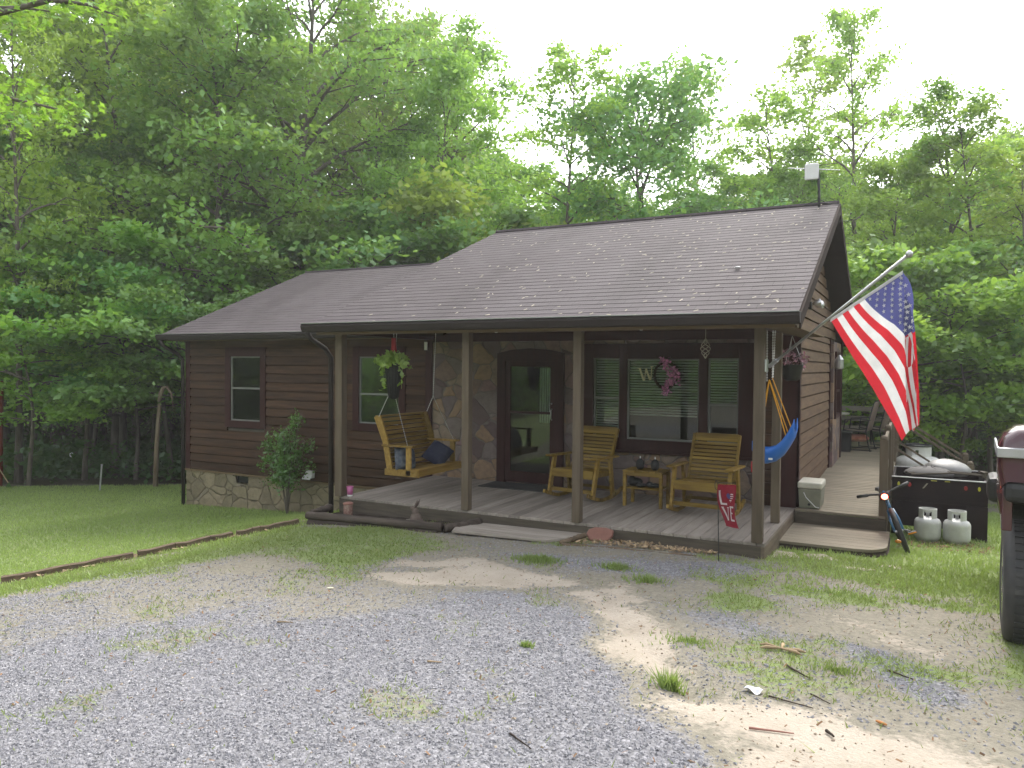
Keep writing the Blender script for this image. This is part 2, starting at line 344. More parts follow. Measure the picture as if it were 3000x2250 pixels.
# flagstone wall
def stone(name,cols,scale,mortar,mw=.06,bs=.6,bd=.03):
    m,nt,b=NT(name); v=coords(nt,(1,1,1.25)); 
    nv=nt.nodes.new('ShaderNodeTexNoise'); nv.inputs['Scale'].default_value=2.2; nt.links.new(v,nv.inputs['Vector'])
    ad=nt.nodes.new('ShaderNodeMix'); ad.data_type='VECTOR'; ad.inputs[0].default_value=.16; nt.links.new(v,ad.inputs[4]); nt.links.new(nv.outputs[1],ad.inputs[5])
    vo=nt.nodes.new('ShaderNodeTexVoronoi'); vo.inputs['Scale'].default_value=scale; nt.links.new(ad.outputs[1],vo.inputs['Vector'])
    ve=nt.nodes.new('ShaderNodeTexVoronoi'); ve.feature='DISTANCE_TO_EDGE'; ve.inputs['Scale'].default_value=scale; nt.links.new(ad.outputs[1],ve.inputs['Vector'])
    cr=nt.nodes.new('ShaderNodeValToRGB'); e=cr.color_ramp.elements; cr.color_ramp.interpolation='CONSTANT'
    e[0].color=rgba(cols[0]); e[0].position=0; e[1].color=rgba(cols[1]); e[1].position=1/len(cols)
    for i,c in enumerate(cols[2:]): q=cr.color_ramp.elements.new((i+2)/len(cols)); q.color=rgba(c)
    sp=nt.nodes.new('ShaderNodeSeparateColor'); nt.links.new(vo.outputs['Color'],sp.inputs[0]); nt.links.new(sp.outputs[0],cr.inputs[0])
    n=noise(nt,v,9,8,.65); c=mixc(nt,ramp(nt,n,.3,.75,0,.7),cr.outputs[0],tuple(x*.45 for x in cols[0]))
    ed=ramp(nt,ve.outputs['Distance'],mw*.5,mw); c=mixc(nt,ed,mortar,c); nt.links.new(c,b.inputs['Base Color'])
    b.inputs['Roughness'].default_value=.88; b.inputs['Specular IOR Level'].default_value=.3
    h=math_(nt,'ADD',math_(nt,'MULTIPLY',ramp(nt,ve.outputs['Distance'],0,mw*2.2),1.),math_(nt,'MULTIPLY',n,.6)); bump(nt,b,h,bs,bd); return m
MAT['flagstone']=stone('porch_flagstone',[(.24,.165,.14),(.30,.23,.175),(.18,.14,.145),(.33,.22,.14),(.25,.16,.16),(.22,.18,.17),(.14,.10,.10)],3.9,(.165,.14,.13),.02)
MAT['fieldstone']=stone('tan_foundation_stone',[(.29,.24,.155),(.25,.21,.135),(.33,.27,.18),(.22,.18,.12),(.27,.23,.165)],3.9,(.265,.22,.15),.014,1.,.05)
# shingles
m,nt,b=NT('brown_grey_shingles'); v=coords(nt)
sx=nt.nodes.new('ShaderNodeSeparateXYZ'); nt.links.new(v,sx.inputs[0])
row=math_(nt,'FLOOR',math_(nt,'MULTIPLY',sx.outputs[1],1/.128))
cx=math_(nt,'ADD',math_(nt,'MULTIPLY',sx.outputs[0],1/.305),math_(nt,'MULTIPLY',row,.37))
cell=nt.nodes.new('ShaderNodeCombineXYZ'); nt.links.new(math_(nt,'FLOOR',cx),cell.inputs[0]); nt.links.new(row,cell.inputs[1])
wnz=nt.nodes.new('ShaderNodeTexWhiteNoise'); nt.links.new(cell.outputs[0],wnz.inputs['Vector'])
big=noise(nt,coords(nt,(1,.45,1)),.55,4,.6,.6); streak=noise(nt,coords(nt,(1.4,.35,1),(0,0,.5)),.9,3,.5); fine=noise(nt,v,160,2)
c=mixc(nt,wnz.outputs['Value'],(.060,.047,.050),(.078,.063,.067))
c=mixc(nt,ramp(nt,big,.4,.68,0,.6),c,(.098,.083,.09)); c=mixc(nt,ramp(nt,streak,.52,.66,0,.45),c,(.036,.028,.029)); c=mixc(nt,ramp(nt,fine,.35,.7,0,.4),c,(.14,.125,.128))
slot=ramp(nt,math_(nt,'FRACT',cx),0,.035,.45,1.); c2=nt.nodes.new('ShaderNodeVectorMath'); c2.operation='SCALE'; nt.links.new(c,c2.inputs[0]); nt.links.new(slot,c2.inputs['Scale'])
nt.links.new(c2.outputs[0],b.inputs['Base Color']); b.inputs['Roughness'].default_value=.85; b.inputs['Specular IOR Level'].default_value=.25
bump(nt,b,fine,.5,.004); MAT['shingle']=m
# ------------------------------------------------------------------ ground
POLY={'mixR':[(-.6,-.7),(2.6,-.6),(2.2,-3.9),(1.4,-3.7),(.6,-3.4),(.1,-3.1),(-.4,-2.3)],'mixL':[(-3.2,-1.2),(-6,-3.4),(-5.6,-5.6),(-2.,-6.4),(-2.6,-5.4),(-3.6,-3.8),(-3.3,-2.4)],'lawn':[(-40,-3.3),(-7.33,-3.29),(-7.0,-2.32),(-6.6,-1.45),(-6.0,-0.37),(-5.6,.2),(-5.6,2.4),(-11.2,9),(-14.5,4.6),(-17,1.9),(-19,0),(-40,-3)],
'lawn2':[(-40,-20),(-9.5,-20),(-7.6,-6),(-7.33,-3.29),(-40,-3.3)],
'band':[(-7.2,-4.2),(-6.92,-3.3),(-6.6,-2.1),(-5.9,-0.49),(-5.6,.1),(-5.3,-.6),(-3.44,-0.62),(-2.88,-1.07),(-3.22,-1.59),(-3.5,-2.3),(-4.0,-2.45),(-4.7,-2.55),(-5.15,-3.1),(-5.54,-3.76),(-5.6,-4.5)],
'sandA':[(-3.17,-2.49),(-3.26,-1.88),(-2.87,-1.7),(-2.65,-1.4),(-2.0,-1.68),(-1.43,-1.8),(-0.9,-1.73),(-0.59,-2.18),(-0.6,-2.75),(-1.06,-2.44),(-1.48,-2.26),(-2.13,-2.3),(-2.66,-2.51)],
'sandB':[(-1.06,-2.44),(-0.59,-2.18),(-0.33,-2.73),(-0.02,-3.02),(0.16,-3.49),(0.41,-3.75),(0.32,-4.0),(-0.05,-3.6),(-0.41,-3.33),(-0.6,-2.75)],
'sandC':[(0.45,-3.82),(0.71,-3.66),(1.06,-3.72),(1.33,-3.85),(1.52,-4.0),(1.9,-4.3),(1.2,-5.2),(0.76,-4.67),(0.62,-4.32),(0.3,-4.08)],
'sandD':[(0.76,-1.75),(1.1,-1.75),(1.55,-2.2),(1.65,-2.65),(1.39,-2.52),(0.98,-2.27)],
'gravA':[(-6.5,-5.4),(-5.38,-4.0),(-4.99,-3.25),(-4.02,-2.85),(-2.95,-2.66),(-2.09,-2.35),(-1.44,-2.33),(-0.71,-2.74),(-0.44,-3.35),(-0.01,-3.75),(0.35,-4.18),(0.76,-4.67),(1.2,-5.3),(0,-12),(-10,-12)],
'gravB':[(-2.83,-1.17),(-1.64,-0.89),(-0.59,-0.46),(0.23,-0.11),(-0.01,-1.16),(-0.75,-1.43),(-2.07,-1.55)],
'gravC':[(0.79,-2.44),(1.13,-2.46),(1.48,-2.84),(1.57,-3.25),(1.33,-3.46),(1.05,-3.08)],
'gravD':[(-0.5,-2.42),(0.02,-1.99),(0.75,-2.58),(0.22,-2.88)],
'grassR':[(-0.03,0.05),(0.1,2.2),(.0,9),(8,9),(8,-1.6),(2.43,-0.6),(1.92,-0.5),(1.06,-0.63),(0.47,-0.41)],
'grassR2':[(1.58,-0.64),(2.46,0.03),(6,-2),(6,-6),(1.95,-3.84),(1.66,-3.7),(1.56,-2.96),(1.67,-1.89),(1.09,-1.61)]}
def sdist(px,py,poly):
    P=np.array(poly);d=np.full(px.shape,1e9);ins=np.zeros(px.shape,bool)
    for i in range(len(P)):
        a=P[i];b=P[(i+1)%len(P)];e=b-a;wx=px-a[0];wy=py-a[1];t=np.clip((wx*e[0]+wy*e[1])/(e@e),0,1)
        d=np.minimum(d,np.hypot(wx-e[0]*t,wy-e[1]*t))
        c=((a[1]>py)!=(b[1]>py))&(px<(b[0]-a[0])*(py-a[1])/((b[1]-a[1])+1e-12)+a[0]); ins^=c
    return np.where(ins,d,-d)
def soft(px,py,key,w): return np.clip(sdist(px,py,POLY[key])/w+.5,0,1)
def weights(x,y):
    n1=fbm(x,y,1,4,1.6)*.28; n2=fbm(x,y,2,4,3.5); n3=fbm(x,y,5,4,6.); n4=fbm(x,y,15,3,.9)-.12*(y+4.5)*(y<-4)
    X=x+n1*.5; Y=y+fbm(x,y,3,4,2.2)*.13
    S=lambda k,w=.18: soft(X,Y,k,w)
    r=np.hypot(x+3,y-2)
    lawn=np.maximum(np.maximum(S('lawn',.1),S('lawn2',.2)),0)
    sand=np.maximum.reduce([S('sandA',.3),S('sandB',.35)*.95,S('sandC',.55),S('sandD',.5)*.6])
    grav=np.maximum.reduce([S('gravA',.3)*np.clip(1.0-np.clip(n2,0,1)*.6-np.clip(n4*1.1-.1,0,.6),0,1),S('gravB',.4)*.65,S('gravC',.3)*.95,S('gravD',.4)*.6])
    gr=np.maximum.reduce([lawn,S('band',.35)*np.clip(.72+n2*.35,0,1),S('grassR',.5)*np.clip(.95+n2*.2,0,1),S('grassR2',.4)*np.clip(.42+n2*.6,0,1)])
    gr=np.maximum(gr,np.clip(n2*1.5-.55+.35*np.clip(n4,0,1),0,.6)*(1-lawn)*(1-sand*.7)*np.where(S('gravA')>.5,.7,1.))
    mixr=soft(X,Y,'mixR',.6); gr=np.maximum(gr,mixr*np.clip(.34+n2*.55+n3*.25,0,.85)*(1-sand)*(1-lawn)); gr=np.maximum(gr,soft(X,Y,'mixL',.5)*np.clip(.1+n2*.5+n3*.2,0,.6)*(1-sand)*(1-lawn))
    sand=sand*(1-np.clip(n3*.9-.15,0,.7))*(1-np.clip(n2*.8-.2,0,.45))
    grav=grav*(1-sand)*(1-lawn); gr=gr*(1-sand*.8)
    # sparse gravel and thin sand between the named patches of the drive
    drive=(x>-6)&(y<.2)&(x<6)
    base=np.where(drive,.35+n2*.3,0); grav=np.maximum(grav,np.clip(base,0,.7)*(1-gr)*(1-sand))
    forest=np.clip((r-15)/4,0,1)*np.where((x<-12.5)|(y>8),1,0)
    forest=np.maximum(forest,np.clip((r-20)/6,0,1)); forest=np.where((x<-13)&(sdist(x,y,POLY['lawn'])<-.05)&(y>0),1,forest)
    return np.clip(gr,0,1),np.clip(sand,0,1),np.clip(grav,0,1),np.clip(forest,0,1)
def relief(x,y):
    h=fbm(x,y,9,4,1.3)*.018+fbm(x,y,12,3,9)*.004
    c=np.exp(-((np.abs(sdist(x,y,[(-.95,-2.2),(-.55,-2.7),(-.1,-3.3),(.25,-3.8),(.27,-3.82),(-.08,-3.32),(-.53,-2.72),(-.93,-2.22)])))/.07)**2)
    near=np.exp(-(np.hypot(x+2,y+2)/14)**4)
    return (h-c*.035)*near
def GH(x,y): return G(x,y)+relief(np.asarray(x,float),np.asarray(y,float))
def gh(x,y): return float(GH(np.array([x]),np.array([y]))[0])
def lines(a,b,step,out,g=1.13):
    L=list(np.arange(a,b+1e-6,step)); s=step; v=L[-1]
    while v<out: s=min(s*g,6); v+=s; L.append(v)
    s=step; v=L[0]
    while v>-out: s=min(s*g,6); v-=s; L.insert(0,v)
    return np.array(L)
xs=lines(-8,3.2,.055,150); ys=lines(-6.6,1.2,.055,150)
gx,gy=np.meshgrid(xs,ys); hz=GH(gx,gy)
gw=weights(gx,gy)
nx,ny=len(xs),len(ys)
me=bpy.data.meshes.new('ground'); me.vertices.add(nx*ny)
me.vertices.foreach_set('co',np.stack([gx,gy,hz],-1).reshape(-1).astype('f'))
ii=np.arange((ny-1)*(nx-1)); a=(ii//(nx-1))*nx+ii%(nx-1); F=np.stack([a,a+1,a+nx+1,a+nx],-1).astype('i')
me.loops.add(F.size); me.loops.foreach_set('vertex_index',F.reshape(-1)); me.polygons.add(len(F))
me.polygons.foreach_set('loop_start',np.arange(0,F.size,4,dtype='i')); me.polygons.foreach_set('loop_total',np.full(len(F),4,'i')); me.polygons.foreach_set('use_smooth',[True]*len(F)); me.update(calc_edges=True)
ca=me.attributes.new('mask','FLOAT_COLOR','POINT'); ca.data.foreach_set('color',np.stack([gw[0],gw[1],gw[2],gw[3]],-1).reshape(-1).astype('f'))
ground=bpy.data.objects.new('ground',me); COL.objects.link(ground); tag(ground,'driveway of grey gravel, pale sand and lawn in front of the cabin','ground',kind='structure')
m,nt,b=NT('ground_gravel_sand_and_lawn'); v=coords(nt)
an=nt.nodes.new('ShaderNodeAttribute'); an.attribute_name='mask'; sc=nt.nodes.new('ShaderNodeSeparateColor'); nt.links.new(an.outputs['Color'],sc.inputs[0])
n1=noise(nt,v,3,8,.62); n2=noise(nt,v,22,6,.6); n3=noise(nt,v,110,3,.6)
dirt=mixc(nt,ramp(nt,n2,.3,.7),(.175,.16,.125),(.265,.24,.19))
sandc=mixc(nt,ramp(nt,n1,.35,.7),(.42,.37,.31),(.32,.28,.225)); sandc=mixc(nt,ramp(nt,n3,.4,.75,0,.5),sandc,(.30,.24,.17))
vo=nt.nodes.new('ShaderNodeTexVoronoi'); vo.inputs['Scale'].default_value=42; nt.links.new(v,vo.inputs['Vector'])
vs2=nt.nodes.new('ShaderNodeSeparateColor'); nt.links.new(vo.outputs['Color'],vs2.inputs[0])
grc=mixc(nt,vs2.outputs[0],(.18,.177,.188),(.31,.304,.32)); grc=mixc(nt,ramp(nt,vo.outputs['Distance'],.25,.8,0,.7),grc,(.11,.108,.11))
grs=mixc(nt,ramp(nt,n2,.3,.7),(.15,.20,.07),(.21,.26,.10)); grs=mixc(nt,ramp(nt,n1,.5,.75,0,.35),grs,(.22,.20,.09))
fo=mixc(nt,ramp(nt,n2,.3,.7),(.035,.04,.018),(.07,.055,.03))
def brk(w,amt,lo=.35,hi=.65): return ramp(nt,math_(nt,'ADD',w,math_(nt,'MULTIPLY',math_(nt,'SUBTRACT',n2,.5),amt)),lo,hi)
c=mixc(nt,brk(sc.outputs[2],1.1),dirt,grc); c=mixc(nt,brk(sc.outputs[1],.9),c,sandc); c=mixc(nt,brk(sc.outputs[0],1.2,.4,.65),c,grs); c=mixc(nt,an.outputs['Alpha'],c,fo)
nt.links.new(c,b.inputs['Base Color']); b.inputs['Roughness'].default_value=.95; b.inputs['Specular IOR Level'].default_value=.2
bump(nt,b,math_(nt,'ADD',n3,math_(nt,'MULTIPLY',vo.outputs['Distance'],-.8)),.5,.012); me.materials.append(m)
# ---- loose gravel stones (uncountable: one object)
def stones(name,n,box,key,size,cols,label,seed):
    r=np.random.RandomState(seed); x=r.uniform(box[0],box[1],n); y=r.uniform(box[2],box[3],n); w=weights(x,y)
    dens=key(w,x,y); k=r.rand(n)<dens; x=x[k];y=y[k];n=len(x)
    z=GH(x,y); s=size*np.minimum(np.exp(r.normal(0,.45,n)),1.9); 
    base=np.array([(1,0,0),(0,1,0),(-1,0,0),(0,-1,0),(0,0,1),(0,0,-1)],float)
    V=base[None]*s[:,None,None]*r.uniform(.55,1.15,(n,6,1)); V+=r.normal(0,.18,(n,6,3))*s[:,None,None]
    th=r.rand(n)*6.28; cs,sn=np.cos(th),np.sin(th); X=V[...,0]*cs[:,None]-V[...,1]*sn[:,None]; Y=V[...,0]*sn[:,None]+V[...,1]*cs[:,None]
    V=np.stack([X+x[:,None],Y+y[:,None],V[...,2]*.65+(z+s*.15)[:,None]],-1)
    fi=np.array([(0,1,4),(1,2,4),(2,3,4),(3,0,4),(1,0,5),(2,1,5),(3,2,5),(0,3,5)])
    T=V[:,fi].reshape(-1,3,3); rr=np.repeat(np.clip(r.rand(n)*.8+.1+.16*fbm(x,y,71,4,1.1),0,1),8)
    m,nt,b=NT(name+'_stone'); c=nt.nodes.new('ShaderNodeValToRGB'); e=c.color_ramp.elements; e[0].color=rgba(cols[0]); e[1].color=rgba(cols[-1])
    for i,cc in enumerate(cols[1:-1]): q=e.new((i+1)/(len(cols)-1)); q.color=rgba(cc)
    nt.links.new(attr(nt),c.inputs[0]); nt.links.new(c.outputs[0],b.inputs['Base Color']); b.inputs['Roughness'].default_value=.85; b.inputs['Specular IOR Level'].default_value=.3
    o=quads_obj(name,T,m,rr,k=3); return tag(o,label,'gravel',kind='stuff')
gcols=[(.15,.147,.157),(.185,.181,.195),(.22,.216,.23),(.255,.25,.266),(.29,.284,.298),(.36,.35,.355)]
stones('gravel',380000,(-6.5,2.6,-6.3,.1),lambda w,x,y: np.clip(w[2]*1.2-.12,0,1)*np.clip(1.05-.12*(y+6.3),.35,1)*(1-w[3]),.0068,gcols,'loose grey crushed gravel spread over the driveway',21)
stones('rubble',14000,(-4,2.5,-5.8,-.4),lambda w,x,y: w[1]*.3+.15,.0068,[(.16,.12,.09),(.28,.22,.16),(.42,.35,.27),(.2,.17,.15)],'small brown pebbles and clods lying in the pale sand',22)
# ---- grass blades
def blades(name,n,box,dens,h,w,mat,label,seed,lean=.45):
    r=np.random.RandomState(seed); x=r.uniform(box[0],box[1],n); y=r.uniform(box[2],box[3],n); W=weights(x,y); d=dens(W,x,y)
    k=r.rand(n)<d; x=x[k];y=y[k];n=len(x); z=GH(x,y)-.005
    th=r.rand(n)*6.28; hh=h*r.uniform(.5,1.3,n); ww=w*r.uniform(.7,1.3,n)
    dx,dy=np.cos(th)*ww,np.sin(th)*ww; lx,ly=r.normal(0,lean,n)*hh,r.normal(0,lean,n)*hh
    T=np.empty((n,3,3)); T[:,0]=np.stack([x-dx,y-dy,z],-1); T[:,1]=np.stack([x+dx,y+dy,z],-1); T[:,2]=np.stack([x+lx,y+ly,z+hh],-1)
    o=quads_obj(name,T,mat,r.rand(n),k=3,rnd2=np.clip(fbm(x,y,31,3,1.2)*.5+.5,0,1)); return tag(o,label,'grass',kind='stuff')
inh=lambda x,y: ((x>-11.3)&(x<0.05)&(y>2.2))|((x>-5.6)&(x<0.0)&(y>-.0)&(y<=2.2))
blades('lawn_grass',260000,(-19,-5.4,-6,8),lambda W,x,y: (W[0]*(1-W[3]))*np.where(inh(x,y),0,1)*.9,.045,.007,MAT['grass'],'mown green lawn grass beside the left end of the cabin',41)
blades('yard_grass',110000,(0.02,8,-1.2,12),lambda W,x,y: W[0]*(1-W[3]),.05,.007,MAT['grass'],'short green grass growing right of the porch steps',42)
blades('sparse_grass',230000,(-7,2.8,-6.2,.6),lambda W,x,y: np.clip(W[0]*1.1-.1,0,1)**1.2*.8+.008,.035,.005,MAT['weeds'],'thin yellowish grass and weeds growing through the gravel',43,.7)
def tuft(name,x,y,r_,n,h,label,seed):
    r=np.random.RandomState(seed); a=r.rand(n)*6.28; d=np.abs(r.normal(0,.5,n))*r_; px=x+np.cos(a)*d*1.7; py=y+np.sin(a)*d; z=GH(px,py)-.005
    hh=h*r.uniform(.5,1.2,n); th=r.rand(n)*6.28; T=np.empty((n,3,3)); T[:,0]=np.stack([px-np.cos(th)*.006,py-np.sin(th)*.006,z],-1); T[:,1]=np.stack([px+np.cos(th)*.006,py+np.sin(th)*.006,z],-1)
    T[:,2]=np.stack([px+r.normal(0,.4,n)*hh+np.cos(a)*hh*.2,py+r.normal(0,.4,n)*hh,z+hh],-1)
    return tag(quads_obj('grass_tuft',T,MAT['grass'],r.rand(n),k=3,rnd2=np.full(n,.3)),label,'grass tuft',group='grass tufts on the driveway')
tuft('t',-1.9,-1.3,.16,1300,.05,'thick dark green grass tuft, largest on the gravel in front of the grey board',1)
tuft('t',-1.12,-1.25,.12,300,.07,'loose green grass tuft right of the biggest tuft, in front of the red stone',2)
tuft('t',-.72,-1.55,.12,260,.07,'thin upright grass tuft at the right end of the upper sand patch',3)
tuft('t',.02,-2.95,.18,260,.04,'low green tuft beside the sandy wash, left of the dry seed sticks',4)
tuft('t',-.88,-3.55,.035,160,.04,'small bright green tuft alone in the middle of the gravel',5)
tuft('t',.12,-3.75,.05,160,.12,'tall thin weed standing in sand left of the white paper',6)
tuft('t',.93,-3.05,.16,230,.045,'green weeds between the bare dirt and the dark gravel strip',7)
# ------------------------------------------------------------------ trees
def leaf_faces(C,Rr,n,size,r,tilt=.8,cr=None):
    """n leaves around each clump centre C (k,3) with radii Rr (k,3)"""
    k=len(C); c=np.repeat(C,n,0); R3=np.repeat(Rr,n,0); d=r.normal(0,.5,(k*n,3)); 
    c=c+d*R3; c[:,2]-=(d[:,0]**2+d[:,1]**2)*R3[:,2]*.5
    nn=r.normal(0,tilt,(k*n,3)); nn[:,2]+=1; nn/=np.linalg.norm(nn,axis=1)[:,None]
    t=r.normal(0,1,(k*n,3)); u=t-nn*(t*nn).sum(1)[:,None]; u/=np.linalg.norm(u,axis=1)[:,None]; w=np.cross(nn,u)
    s=size*r.uniform(.55,1.25,(k*n,1)); 
    V=np.stack([c-u*s*.55,c+w*s*.34-nn*s*.08,c+u*s*.6,c-w*s*.34-nn*s*.08],1)
    return V,r.rand(k*n),np.repeat(r.rand(k) if cr is None else cr,n)
def grow(seed,H,cr,cb,nb,tr,prof=None,wob=.25,lean=(0,0),sec=6,elev=(15,60),clump=(.5,.5,.17),fork=False,flat=1.):
    r=np.random.RandomState(seed); tb=MB(); n=10
    ph=r.rand(4)*6.28
    def tp(t): return np.array([lean[0]*t*H+wob*math.sin(t*5+ph[0])*t*1.2,lean[1]*t*H+wob*math.sin(t*4.1+ph[1])*t*1.2,t*H])
    tb.tube([tp(i/n)-np.array([0,0,.4*(i==0)]) for i in range(n+1)],[tr*(1.25 if i==0 else 1)*(1-.93*(i/n)**.9) for i in range(n+1)],9,rnd=.5)
    C=[];RR=[]
    prof=prof or (lambda s: .30+.72*math.sin(math.pi*min(.97,.2+.74*s))**.8)
    az=r.rand()*6.28
    for b in range(nb):
        s=(b+r.rand()*.8)/nb; t=cb+(1-cb)*s*.97; az+=2.4+r.normal(0,.35); L=cr*max(.12,prof(s))*r.uniform(.65,1.15); el=rad(elev[0]+(elev[1]-elev[0])*s+r.normal(0,8))
        p0=tp(t); d=np.array([math.cos(az),math.sin(az),0]); pts=[]; m=5
        for i in range(m+1):
            q=i/m; pts.append(p0+d*L*q*math.cos(el)+np.array([0,0,L*math.sin(el)*(q-.35*flat*q*q)])+r.normal(0,.05*L,3)*q*.5)
        r0=tr*.42*(1-t)**.7+.012; tb.tube(pts,[r0*(1-.85*i/m) for i in range(m+1)],5,cap=False,rnd=.5)
        for j in range(sec):
            q=.25+.75*(j+r.rand())/sec; i=min(int(q*m),m-1); f=q*m-i; p=pts[i]*(1-f)+pts[i+1]*f
            a2=az+r.choice([-1,1])*r.uniform(.35,1.1); l2=L*.42*(1.15-q*.6)*r.uniform(.6,1.2); e=p+np.array([math.cos(a2)*l2,math.sin(a2)*l2,l2*r.uniform(-.05,.35)])
            if l2>.35: tb.tube([p,(p+e)/2+r.normal(0,.04,3),e],[r0*.35,r0*.25,r0*.12],4,cap=False,rnd=.5)
            for w in (.45,.8,1.05):
                if r.rand()<.86: C.append(p+(e-p)*w); RR.append(np.array(clump)*r.uniform(.6,1.25))
        C.append(pts[-1]); RR.append(np.array(clump)*.9)
    return tb,np.array(C),np.array(RR),r
def make_tree(kind,seed,H,cr,cb,nb,tr,leaf,nl,mat,bark='bark',tilt=1.1,**k):
    tb,C,RR,r=grow(seed,H,cr,cb,nb,tr,**k)
    e=bpy.data.objects.new(kind,None); COL.objects.link(e)
    t=tb.build('trunk',MAT[bark],e,smooth=True)
    V,a,b2=leaf_faces(C,RR,nl,leaf,r,tilt)
    quads_obj('crown',V,MAT[mat],a,e,rnd2=b2)
    return e
PROTO={}; 
PROTO['oak']=make_tree('oak_tree',3,15,5.2,.24,36,.27,.16,33,'leafA',sec=7,clump=(.62,.62,.42),wob=.4)
PROTO['oak2']=make_tree('oak_tree',8,15,4.8,.20,36,.22,.16,31,'leafC',sec=7,clump=(.62,.62,.4),wob=.4)
PROTO['maple']=make_tree('maple_tree',5,13,3.6,.26,34,.15,.155,36,'leafA',sec=6,clump=(.55,.55,.3),elev=(12,58),flat=1.2)
PROTO['maple2']=make_tree('maple_tree',15,13,3.4,.24,34,.13,.155,36,'leafB',sec=6,clump=(.55,.55,.3),elev=(12,58),flat=1.2)
PROTO['thin']=make_tree('slender_tree',6,14,2.3,.38,24,.11,.15,17,'leafB',sec=5,clump=(.42,.42,.22),elev=(25,60))
PROTO['tulip']=make_tree('tall_slender_tree',26,15,2.9,.22,34,.15,.15,17,'leafB',sec=6,clump=(.46,.46,.25),elev=(30,62))
PROTO['round']=make_tree('round_crowned_tree',7,10,3.3,.16,32,.14,.15,34,'leafC',sec=6,clump=(.6,.6,.36),elev=(15,65))
PROTO['sap']=make_tree('young_dogwood_tree',9,5.5,2.3,.36,15,.055,.13,34,'leafB',sec=5,clump=(.45,.45,.2),elev=(12,48),flat=1.3)
PROTO['sap2']=make_tree('young_maple_tree',19,5.5,2.3,.36,15,.055,.13,34,'leafC',sec=5,clump=(.45,.45,.2),elev=(12,48),flat=1.3)
used=set(); PHK=dict(oak=15,oak2=15,maple=13,maple2=13,thin=14,tulip=15,round=10,sap=5.5,sap2=5.5)
TOPN={'oak':'oak_tree','oak2':'oak_tree'}
HZ=lambda px: 1073.7+.0083*(px-1500)
def tree(kind,px,depth,topy,label,group,rz=None,widen=1.,xy=None):
    """px, topy: measured on the photograph, scaled to 2212 px wide; gives a world position and a real height"""
    k=3000/2212.
    if xy is None:
        p=at(px*k,HZ(px*k),depth); x,y=float(p[0]),float(p[1])
    else: x,y=xy
    z=gz(x,y)-.15
    H=topy if xy is not None else (1.9+(HZ(px*k)-topy*k)*depth/2222.-z)
    o=PROTO[kind]
    if kind in used: o=copy_tree(o)
    used.add(kind)
    s=H/PHK[kind]; o.location=(x,y,z); o.scale=(s*widen,s*widen,s); o.rotation_euler=(0,0,random.random()*6.28 if rz is None else rz)
    tag(o,label,'tree',group); return o
g='tall trees standing behind the cabin'
T=[('tulip',38,18.0,-30,'tall pale straight tree at the far left edge of the lawn',.75),
('oak',648,24,-110,'large oak with a thick forked trunk behind the lower roof',1.0),
('maple',455,22,60,'dark trunked maple behind the left roof slope, just left of the big oak',1.15),
('maple2',250,24,-40,'bright green maple between the far left tree and the dark trunked maple',1.1),
('oak2',120,27,70,'deep green oak just right of the pale tree at the lawn edge',.9),
('oak2',350,30,-90,'deep green tall oak filling the sky above the left lawn corner',1.),
('oak',800,30,30,'oak with thin limbs against the sky, right of the big oak',.85),
('maple2',948,25,165,'maple with a leaning dark trunk rising just left of the high ridge start',.9),
('tulip',990,29,62,'tall narrow tree with its rounded top alone above the step of the roofs',1.15),
('thin',1218,24,112,'slender open crowned tree with a bare dark stem behind the high ridge',1.15),
('maple2',1130,34,370,'low bright maple in the skyline gap above the ridge start',1.2),
('round',1395,25,205,'round dense tree behind the high ridge, right of the open slender tree',1.05),
('tulip',1490,32,150,'pale narrow tree rising behind the round dense tree',.9),
('maple',1570,29,390,'low maple below the wide bright sky gap over the ridge',1.2),
('thin',1655,27,215,'open crowned tree left of the roof antenna',1.25),
('tulip',1835,26,22,'tallest airy tree above the right end of the ridge behind the antenna',.8),
('thin',1745,31,100,'thin see-through tree just left of the tallest airy tree',1.2),
('maple',1720,27,370,'low green maple directly behind the roof antenna',1.),
('maple2',1935,21,330,'maple touching the right gable edge above the flag tip',.9),
('tulip',2035,21,190,'multi limbed tree right of the flag with a straight grey stem',1.1),
('thin',2085,20,240,'leaning slender tree beside the straight grey stem on the right',1.3),
('maple2',2165,24,320,'drooping light green tree at the right edge of the picture behind the truck',1.2),
('thin',2215,19,330,'slender tree at the far right picture edge',1.2),
('oak',2270,30,280,'broad oak beyond the right picture edge, partly seen',.9)]
for kind,px,dp,ty,lab,wd in T: tree(kind,px,dp,ty,lab,g,widen=wd)
# understory
g2='low understory trees along the forest edge'
S=[('sap',60,17.5,640,'low leafy sapling at the lawn edge by the pale trunk'),('sap2',180,19,560,'deep green understory tree above the dark forest opening, left part'),
('sap2',290,19.5,600,'dark layered understory tree in the middle of the left forest opening'),('sap',370,20,520,'pale layered understory tree near the left eave'),
('sap2',440,18.5,640,'understory tree nearest the left eave corner'),('sap2',585,22,545,'layered understory tree right behind the lower ridge start'),
('sap',720,23,500,'light green spreading understory tree over the lower ridge'),('sap2',830,22.5,510,'deep green understory tree over the right half of the lower ridge'),
('sap',880,24,440,'bright understory tree at the step between the two roofs'),('sap',1900,17,560,'bushy understory tree right beside the gable edge'),
('sap2',1990,17.5,560,'dark understory tree behind the hanging flag'),('sap',2070,16.5,640,'layered understory tree right of the flag'),
('sap2',2150,18,560,'deep green understory tree above the truck'),('sap',2230,16,600,'understory tree at the right picture edge above the truck roof'),
('sap2',1925,21,700,'small dark bush like tree behind the patio chairs'),('sap2',2100,18,800,'small dark sapling behind the stair newel'),
('sap2',520,22,700,'sapling hidden behind the left wall corner')]
for kind,px,dp,ty,lab in S: tree(kind,px,dp,ty,lab,g2,widen=1.25)
